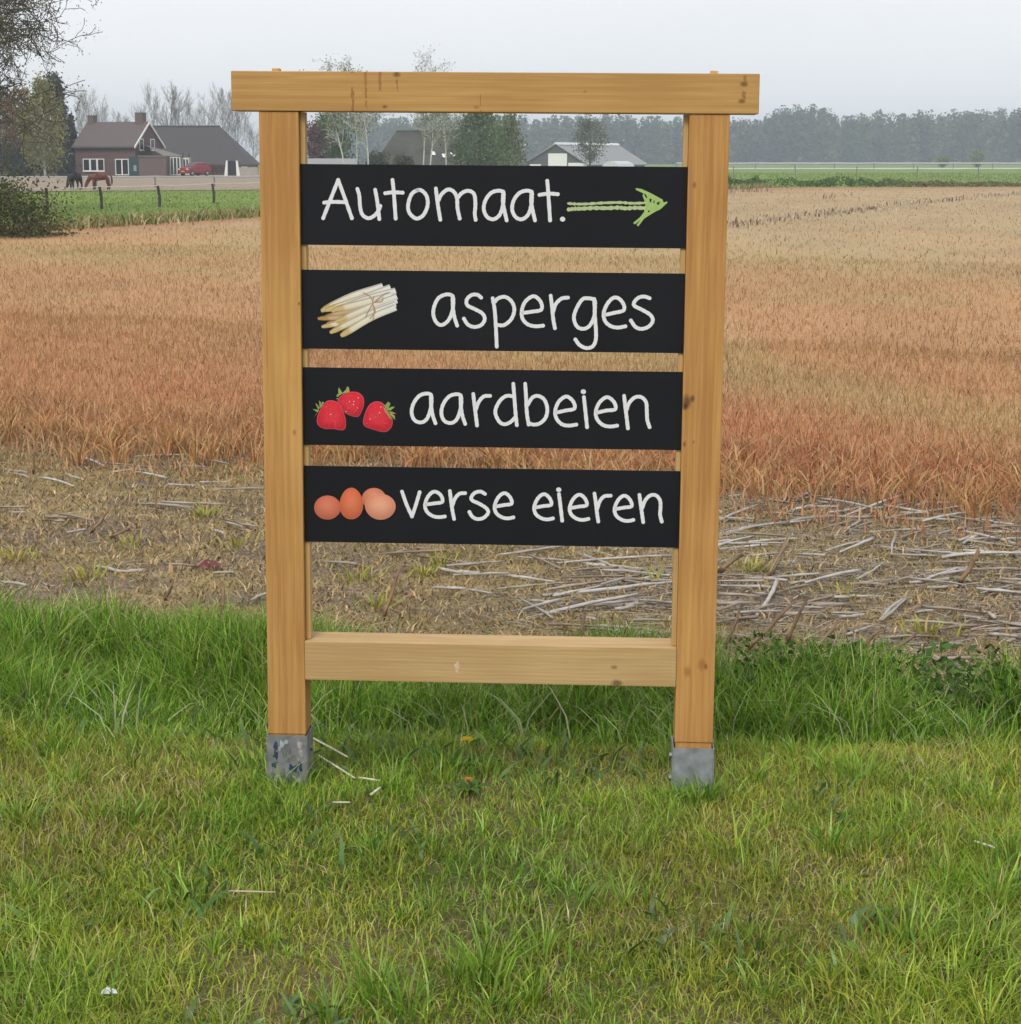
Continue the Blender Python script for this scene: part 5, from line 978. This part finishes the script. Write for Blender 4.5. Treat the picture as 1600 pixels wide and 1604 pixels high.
# ------------------------------------------------------------------ trees round the farm
crown_tree('conifer', at(90, 221), 'tall dark pointed conifer left of the farmhouse', 'tree', 11, 2.5, .3, 10.9, 9000, .36, [(.018, .028, .016), (.03, .045, .02), (.045, .05, .028)], 31, .2, 'cone', 120)
crown_tree('conifer', at(113, 219), 'dark reddish conifer touching the left end of the farmhouse', 'tree', 6, 1.2, .2, 6.4, 4200, .32, [(.035, .02, .022), (.05, .03, .028), (.03, .03, .02)], 33, .15, 'cone', 70)
crown_tree('birch_tree', at(70, 205), 'weeping olive birch with white trunk before the dark conifer', 'tree', 9, 2.2, 1.2, 9.2, 7000, .26, [(.20, .20, .045), (.27, .25, .06), (.24, .19, .055), (.14, .15, .04)], 35, .16, 'weep', 110, M_birch, .5)
crown_tree('copper_tree', at(38, 212), 'reddish brown tree left of the weeping birch', 'tree', 9, 2.4, .8, 8.8, 6500, .3, [(.21, .085, .045), (.26, .12, .06), (.16, .10, .045), (.21, .16, .06)], 37, .2, 'round', 90)
crown_tree('copper_tree', at(2, 225), 'grey brown budding tree at the left edge behind the hedge', 'tree', 9, 3, 1, 9.4, 5000, .3, [(.08, .065, .045), (.11, .085, .05), (.06, .06, .04)], 38, .2, 'round', 80)
for i, (px, Y, rx, hh, lab) in enumerate([(-25, 207, 2.4, 3.1, 'dark evergreen shrub at the left edge of the farm garden'), (18, 206, 2.0, 2.9, 'dark green shrub below the reddish brown tree'), (48, 208, 1.6, 2.4, 'low dark shrub left of the birch trunk'), (92, 212, 1.6, 2.2, 'low grey green shrub between birch and farmhouse')]):
    crown_tree('shrub', at(px, Y), lab, 'shrub', hh, rx, 0, hh, 3500, .22, [(.025, .04, .022), (.04, .055, .028), (.05, .05, .03)], 40+i, .08, 'mound', 70)
# bare poplars behind the barn
pc = dict(seg=[6, 5, 4, 3], wob=[.03, .08, .12, .15], up=[.02, .10, .12, .1], n=[22, 7, 4], t0=[.12, .2, .2], ang=[.55, .45, .5], ratio=[.50, .5, .5], sides=[5, 4, 3, 3], rmin=.013, rr=.4)
M_pale_bark = mat_plain('pale_bark', (.20, .18, .155), .9, .2, 2)
proto = []
ORD = ['first', 'second', 'third', 'fourth', 'fifth', 'sixth', 'seventh', 'eighth', 'ninth', 'tenth', 'eleventh', 'twelfth', 'thirteenth']
PX = [129, 143, 159, 189, 220, 243, 265, 285, 304, 328, 352, 372]
for i, px in enumerate(PX):
    Y = 330+6*(i % 3); hgt = 10.6+1.6*math.sin(i*1.3+.5)+(.6 if i > 4 else -.4)
    if i < 4: o = branch_tree('bare_poplar', at(px, Y), 'x', 'tree', pc, hgt/1.12, .10, 60+i, bark=M_pale_bark); proto.append((o, hgt))
    else:
        src, sh = proto[(i*3+1) % 4]; o = copy_tree(src); o.location = at(px, Y); s_ = hgt/sh; o.scale = (s_, s_, s_); o.rotation_euler = (0, 0, i*1.9)
    tag(o, ORD[i]+' bare poplar from the left in the row behind the farm roofs', 'tree', 'bare poplars behind the farm')
branch_tree('bare_tree', at(396, 262), 'pale bare bushy tree at the right end of the barn', 'tree', dict(pc, n=[14, 6, 4], ratio=[.6, .5, .5], ang=[.8, .6, .6], rmin=.012), 5.0, .1, 77, bark=M_pale_bark)

# middle of the picture, seen through the top of the frame
BL = [(.10, .15, .045), (.13, .18, .055), (.17, .20, .07)]
bc = dict(seg=[7, 5, 4, 3], wob=[.05, .12, .18, .2], up=[.02, .05, .0, -.05], n=[11, 6, 4], t0=[.3, .2, .1], ang=[.6, .6, .7], ratio=[.45, .5, .5], sides=[6, 4, 3, 3], rmin=.019, rr=.42)
for i, (px, Y, hh, ln, lab) in enumerate([(541, 178, 7.9, -.08, 'leftmost white-stemmed birch seen above the top board'), (558, 180, 8.4, .02, 'second white birch from the left above the top board'), (577, 176, 8.0, .06, 'third white birch, leaning right, above the top board'),
        (662, 182, 8.6, .02, 'slim birch standing before the mossy barn roof'), (673, 179, 7.6, .07, 'short leaning birch right of the slim one at the mossy roof'), (700, 190, 7.9, -.03, 'thin birch beside the green willow above the top board')]):
    branch_tree('birch_tree', at(px, Y), lab, 'tree', bc, hh, .085, 90+i, 'birches above the top board', (ln, 0), dict(per=2, spread=.20, size=.15, pal=BL, up=.4), M_birch)
crown_tree('copper_bush', at(486, 196), 'dull red bush beside the left post above the top board', 'bush', 5, 1.6, .3, 5.2, 3500, .24, [(.13, .055, .055), (.16, .08, .075), (.10, .05, .05)], 111, .12, 'round', 60)
crown_tree('green_tree', at(522, 200), 'dark green tree behind the leftmost birches', 'tree', 7, 2.2, .5, 6.6, 4500, .28, [(.065, .11, .03), (.09, .14, .04), (.12, .15, .05)], 112, .18, 'round', 70)
crown_tree('green_tree', at(592, 205), 'low olive bush between the birches and the mossy barn', 'bush', 3, 1.0, .2, 2.6, 1500, .26, [(.06, .085, .035), (.08, .10, .04)], 113, .15, 'round', 50)
crown_tree('willow_tree', at(752, 192), 'broad grey green willow right of the mossy barn roof', 'tree', 8, 2.7, .3, 6.6, 7500, .26, [(.075, .13, .045), (.10, .155, .055), (.13, .17, .06), (.16, .18, .075)], 114, .2, 'weep', 110, up=.5)
crown_tree('willow_tree', at(797, 199), 'smaller pale green willow at the right of the broad one', 'tree', 6, 1.8, .3, 5.7, 4200, .24, [(.12, .16, .05), (.15, .18, .06), (.18, .18, .07)], 115, .14, 'weep', 80, up=.5)
S3 = 232/FOC
mb_ = hip_barn('mossy_barn', (584-800)*S3, (768-800)*S3, (622-800)*S3, (735-800)*S3, 230, 10, .5, 5.1, M_render, mat_plain('mossy_tile', (.06, .058, .045), .9, .4, .7), 'mossy dark hipped barn roof seen above the top board')
for px_, zz in ((681, .37), (698, .31), (711, .34)):
    t_ = zz; MB().add([((px_-584)*S3-.22+.1, 5*t_-.12, .5+4.6*t_+.1), ((px_-584)*S3+.22+.1, 5*t_-.12, .5+4.6*t_+.1), ((px_-584)*S3+.22-.1, 5*(t_+.09)-.12, .5+4.6*(t_+.09)+.1), ((px_-584)*S3-.22-.1, 5*(t_+.09)-.12, .5+4.6*(t_+.09)+.1)], [(0, 1, 2, 3)]).build('skylight', mat_plain('skylight', (.7, .72, .75), .2), mb_)
sh_ = empty('low_shed', (P(474, 251, 188).x, 188, -.05)); tag(sh_, 'low pale grey shed roof behind the left post above the top board', 'shed')
MB().box(0, 5.0, 0, 3, 0, .95).build('wall', M_render, sh_); s_ = slab(-.2, .95, 1.5, 1.75, -.2, 5.2, .1); s3 = slab(3.2, .95, 1.5, 1.75, -.2, 5.2, .1); s_.add(s3.v, s3.f); s_.build('roof', mat_plain('corrugated', (.26, .26, .26), .7, .2, 4, stretch=(12, 1, 1)), sh_)
cr_ = crown_tree('shrub', at(632, 196), 'mossy green shrub in front of the mossy barn', 'shrub', 2, 1.1, .1, 1.9, 1500, .24, [(.06, .075, .025), (.08, .09, .03)], 116, .1, 'round', 45)

# grey livestock barn with white door
S4 = 350/FOC
gb = empty('grey_barn', ((820-800)*S4, 350, -.06)); tag(gb, 'grey gabled livestock barn with white door left of the far forest', 'barn')
GW = (920-820)*S4; ap = (871-820)*S4; LEN = 24.0; skew = (1022-920)*S4/LEN; e0, e1 = .95, 4.5
dv = Vector((skew, math.sqrt(max(.1, 1-skew**2)), 0))
def gpt(x, l_, z): return (x+dv.x*l_, dv.y*l_, z)
m = MB(); m.add([gpt(.3, 0, 0), gpt(GW-.3, 0, 0), gpt(GW-.3, 0, e0), gpt(ap, 0, e1-.15), gpt(.3, 0, e0), gpt(.3, LEN, 0), gpt(GW-.3, LEN, 0), gpt(GW-.3, LEN, e0), gpt(ap, LEN, e1-.15), gpt(.3, LEN, e0)], [(0, 1, 2, 3, 4), (5, 9, 8, 7, 6), (0, 4, 9, 5), (1, 6, 7, 2)])
m.build('wall', mat_plain('dark_cladding', (.085, .08, .08), .8, .15, 3, stretch=(8, 8, 1)), gb)
m = MB()
for xa, za, xb, zb_ in ((-.2, e0-.15, ap, e1), (GW+.2, e0-.15, ap, e1)):
    k = [gpt(xa, -.5, za), gpt(xb, -.5, zb_), gpt(xb, LEN+.5, zb_), gpt(xa, LEN+.5, za)]; m.add(k+[(p[0], p[1], p[2]+.15) for p in k], [(0, 1, 2, 3), (4, 7, 6, 5), (0, 4, 5, 1), (1, 5, 6, 2), (2, 6, 7, 3), (3, 7, 4, 0)])
gr_ = m.build('roof', mat_plain('fibre_cement', (.27, .27, .28), .8, .12, 1, stretch=(1, 6, 1)), gb)
m = MB(); k = [gpt(ap-.5, -.3, e1-.05), gpt(ap+.55, -.3, e1-.05), gpt(ap+.55, LEN+.3, e1-.05), gpt(ap-.5, LEN+.3, e1-.05)]; m.add(k+[(p[0]*.5+(gpt(ap, 0 if i in (0, 1) else LEN, 0)[0])*.5, p[1], p[2]+.42) for i, p in enumerate(k)], [(0, 1, 2, 3), (4, 7, 6, 5), (0, 4, 5, 1), (1, 5, 6, 2), (2, 6, 7, 3), (3, 7, 4, 0)]); m.build('ridge_light', mat_plain('ridge_light', (.72, .74, .75), .4, .05), gr_)
MB().box((858-820)*S4, (887-820)*S4, -.08, -.02, 0, 2.9).build('door', M_wframe, gb)
MB().box((830-820)*S4, (847-820)*S4, -.08, -.02, 0, 1.0).build('door', M_wframe, gb); MB().box((889-820)*S4, (918-820)*S4, -.09, -.02, .1, 1.25).build('wall_panel', M_wframe, gb)
tn = empty('poly_tunnel', ((940-800)*S4*.97, 338, -.05)); tag(tn, 'low white arched cover beside the grey barn', 'tunnel')
m = MB(); n = 9
for l_ in (0, 10):
    for i in range(n): t_ = math.pi*i/(n-1); m.v.append((1.5-1.6*math.cos(t_)+l_*.33, l_*.9, 1.55*math.sin(t_))); m.c.append((1, 1, 1))
for i in range(n-1): m.f.append((i, i+1, n+i+1, n+i)); m.m.append(0)
m.f += [tuple(range(n)), tuple(range(2*n-1, n-1, -1))]; m.m += [0, 0]; m.build('cover', mat_plain('white_sheet', (.55, .56, .57), .5), tn)
lp = empty('yard_lamp', at(823.5, 330)); tag(lp, 'thin pale lamp post left of the grey barn', 'lamp'); MB().tube([(0, 0, 0), (0, 0, 4.0)], [.09, .07], 6).build('pole', M_post2, lp); MB().tube([(-.25, 0, 4.0), (0, 0, 4.15), (.2, 0, 4.05)], [.12, .2, .1], 6).build('lamp_head', M_wframe, lp)
crown_tree('spring_tree', at(924, 300), 'pale green round tree in front of the grey barn', 'tree', 6.5, 2.5, 1.9, 7.3, 3200, .28, [(.11, .125, .055), (.14, .15, .07), (.09, .10, .05)], 121, .17, 'round', 60)

# far forest: one mass of trees
FV = []; fm = MB(); fr_ = np.random.default_rng(99)
for row in range(4):
    x = -90.0
    while x < 470:
        x += fr_.uniform(3.6, 8.0); Y = 860+row*18+fr_.uniform(-6, 6); px = 800+FOC*x/Y
        top_y = np.interp(px, [700, 820, 950, 1080, 1190, 1215, 1285, 1300, 1360, 1420, 1480, 1600, 2600], [186, 187, 182, 190, 190, 170, 172, 188, 182, 180, 178, 172, 168])
        hgt = (251-top_y)/FOC*Y+1.6+fr_.normal(0, 1.1)-(2.2 if row == 0 else 0); r_ = fr_.uniform(3.2, 5.8)
        bare = fr_.random() < .25; n = 160 if bare else 330
        tc = np.array([[(.055, .085, .030), (.09, .13, .04), (.12, .13, .055), (.065, .07, .04)][fr_.integers(4)]])*fr_.uniform(.8, 1.2)
        a = fr_.uniform(0, 6.28, n); u = fr_.random(n); zz = hgt*u; w = np.maximum(np.sqrt(np.clip(1-((u-.5)/.52)**2, .03, 1)), .8*(u < .5))*r_*np.sqrt(fr_.uniform(.1, 1, n))
        lob = 1+.35*np.sin(a*3+x)*np.sin(zz*.9+x)
        pos = np.stack([x+w*lob*np.cos(a), Y+w*lob*np.sin(a), zz], 1)
        m2 = 70; a2_ = fr_.uniform(0, 6.28, m2); u2 = fr_.random(m2)*.88; w2 = np.minimum(1, (1-u2)*2.4)*r_*.62*np.sqrt(fr_.random(m2))
        FV.append(card_arrays(np.stack([x+w2*np.cos(a2_), Y+w2*np.sin(a2_), u2*hgt], 1), fr_.uniform(2.2, 4, m2), tc*fr_.uniform(.6, 1.2, (m2, 1)), .9))
        FV.append(card_arrays(pos, fr_.uniform(.6, 1.6, n), tc*fr_.uniform(.65, 1.35, (n, 1))*(1 if not bare else .9), .7))
        fm.tube([(x, Y, 0), (x+fr_.normal(0, .3), Y, hgt*.5), (x+fr_.normal(0, .5), Y, hgt*.95)], [.28, .2, .05], 4, cap=False)
        if bare:
            for b in range(12):
                zb_ = hgt*fr_.uniform(.35, .85); aa = fr_.uniform(0, 6.28); L_ = fr_.uniform(1.5, 3.8)
                fm.tube([(x, Y, zb_), (x+L_*.4*math.cos(aa), Y+L_*.4*math.sin(aa), min(hgt, zb_+L_*.9))], [.1, .04], 3, cap=False)
forest = np_mesh('forest', *join_arrays(*FV), M_leaf); tag(forest, 'hazy far-off forest edge along the horizon at right', 'forest', kind='stuff')
fm.build('forest_trunks', M_grey_bark, forest)
for px, Y, hh, lab in ((1478, 470, 2.7, 'shorter pale green sapling before the forest at right'), (1531, 460, 3.9, 'taller pale green sapling before the forest at far right')):
    crown_tree('sapling', at(px, Y), lab, 'tree', hh, 1.4, .3, hh, 900, .4, [(.17, .23, .08), (.2, .25, .1)], px, .1, 'round', 30)

# the air: pale haze round everything
hz = MB().box(-3100, 3100, -60, 3100, -1.5, 37).build('haze', None); hz.data.materials.clear()
hm = bpy.data.materials.new('haze_air'); hm.use_nodes = True; hn = hm.node_tree.nodes; hn.clear()
ho = hn.new('ShaderNodeOutputMaterial'); hv = hn.new('ShaderNodeVolumePrincipled'); hv.inputs['Color'].default_value = (.80, .91, 1, 1); hv.inputs['Density'].default_value = .0006
hm.node_tree.links.new(hv.outputs[0], ho.inputs['Volume']); hz.data.materials.append(hm); tag(hz, kind='stuff', label='pale haze in the air over the whole land', cat='haze')
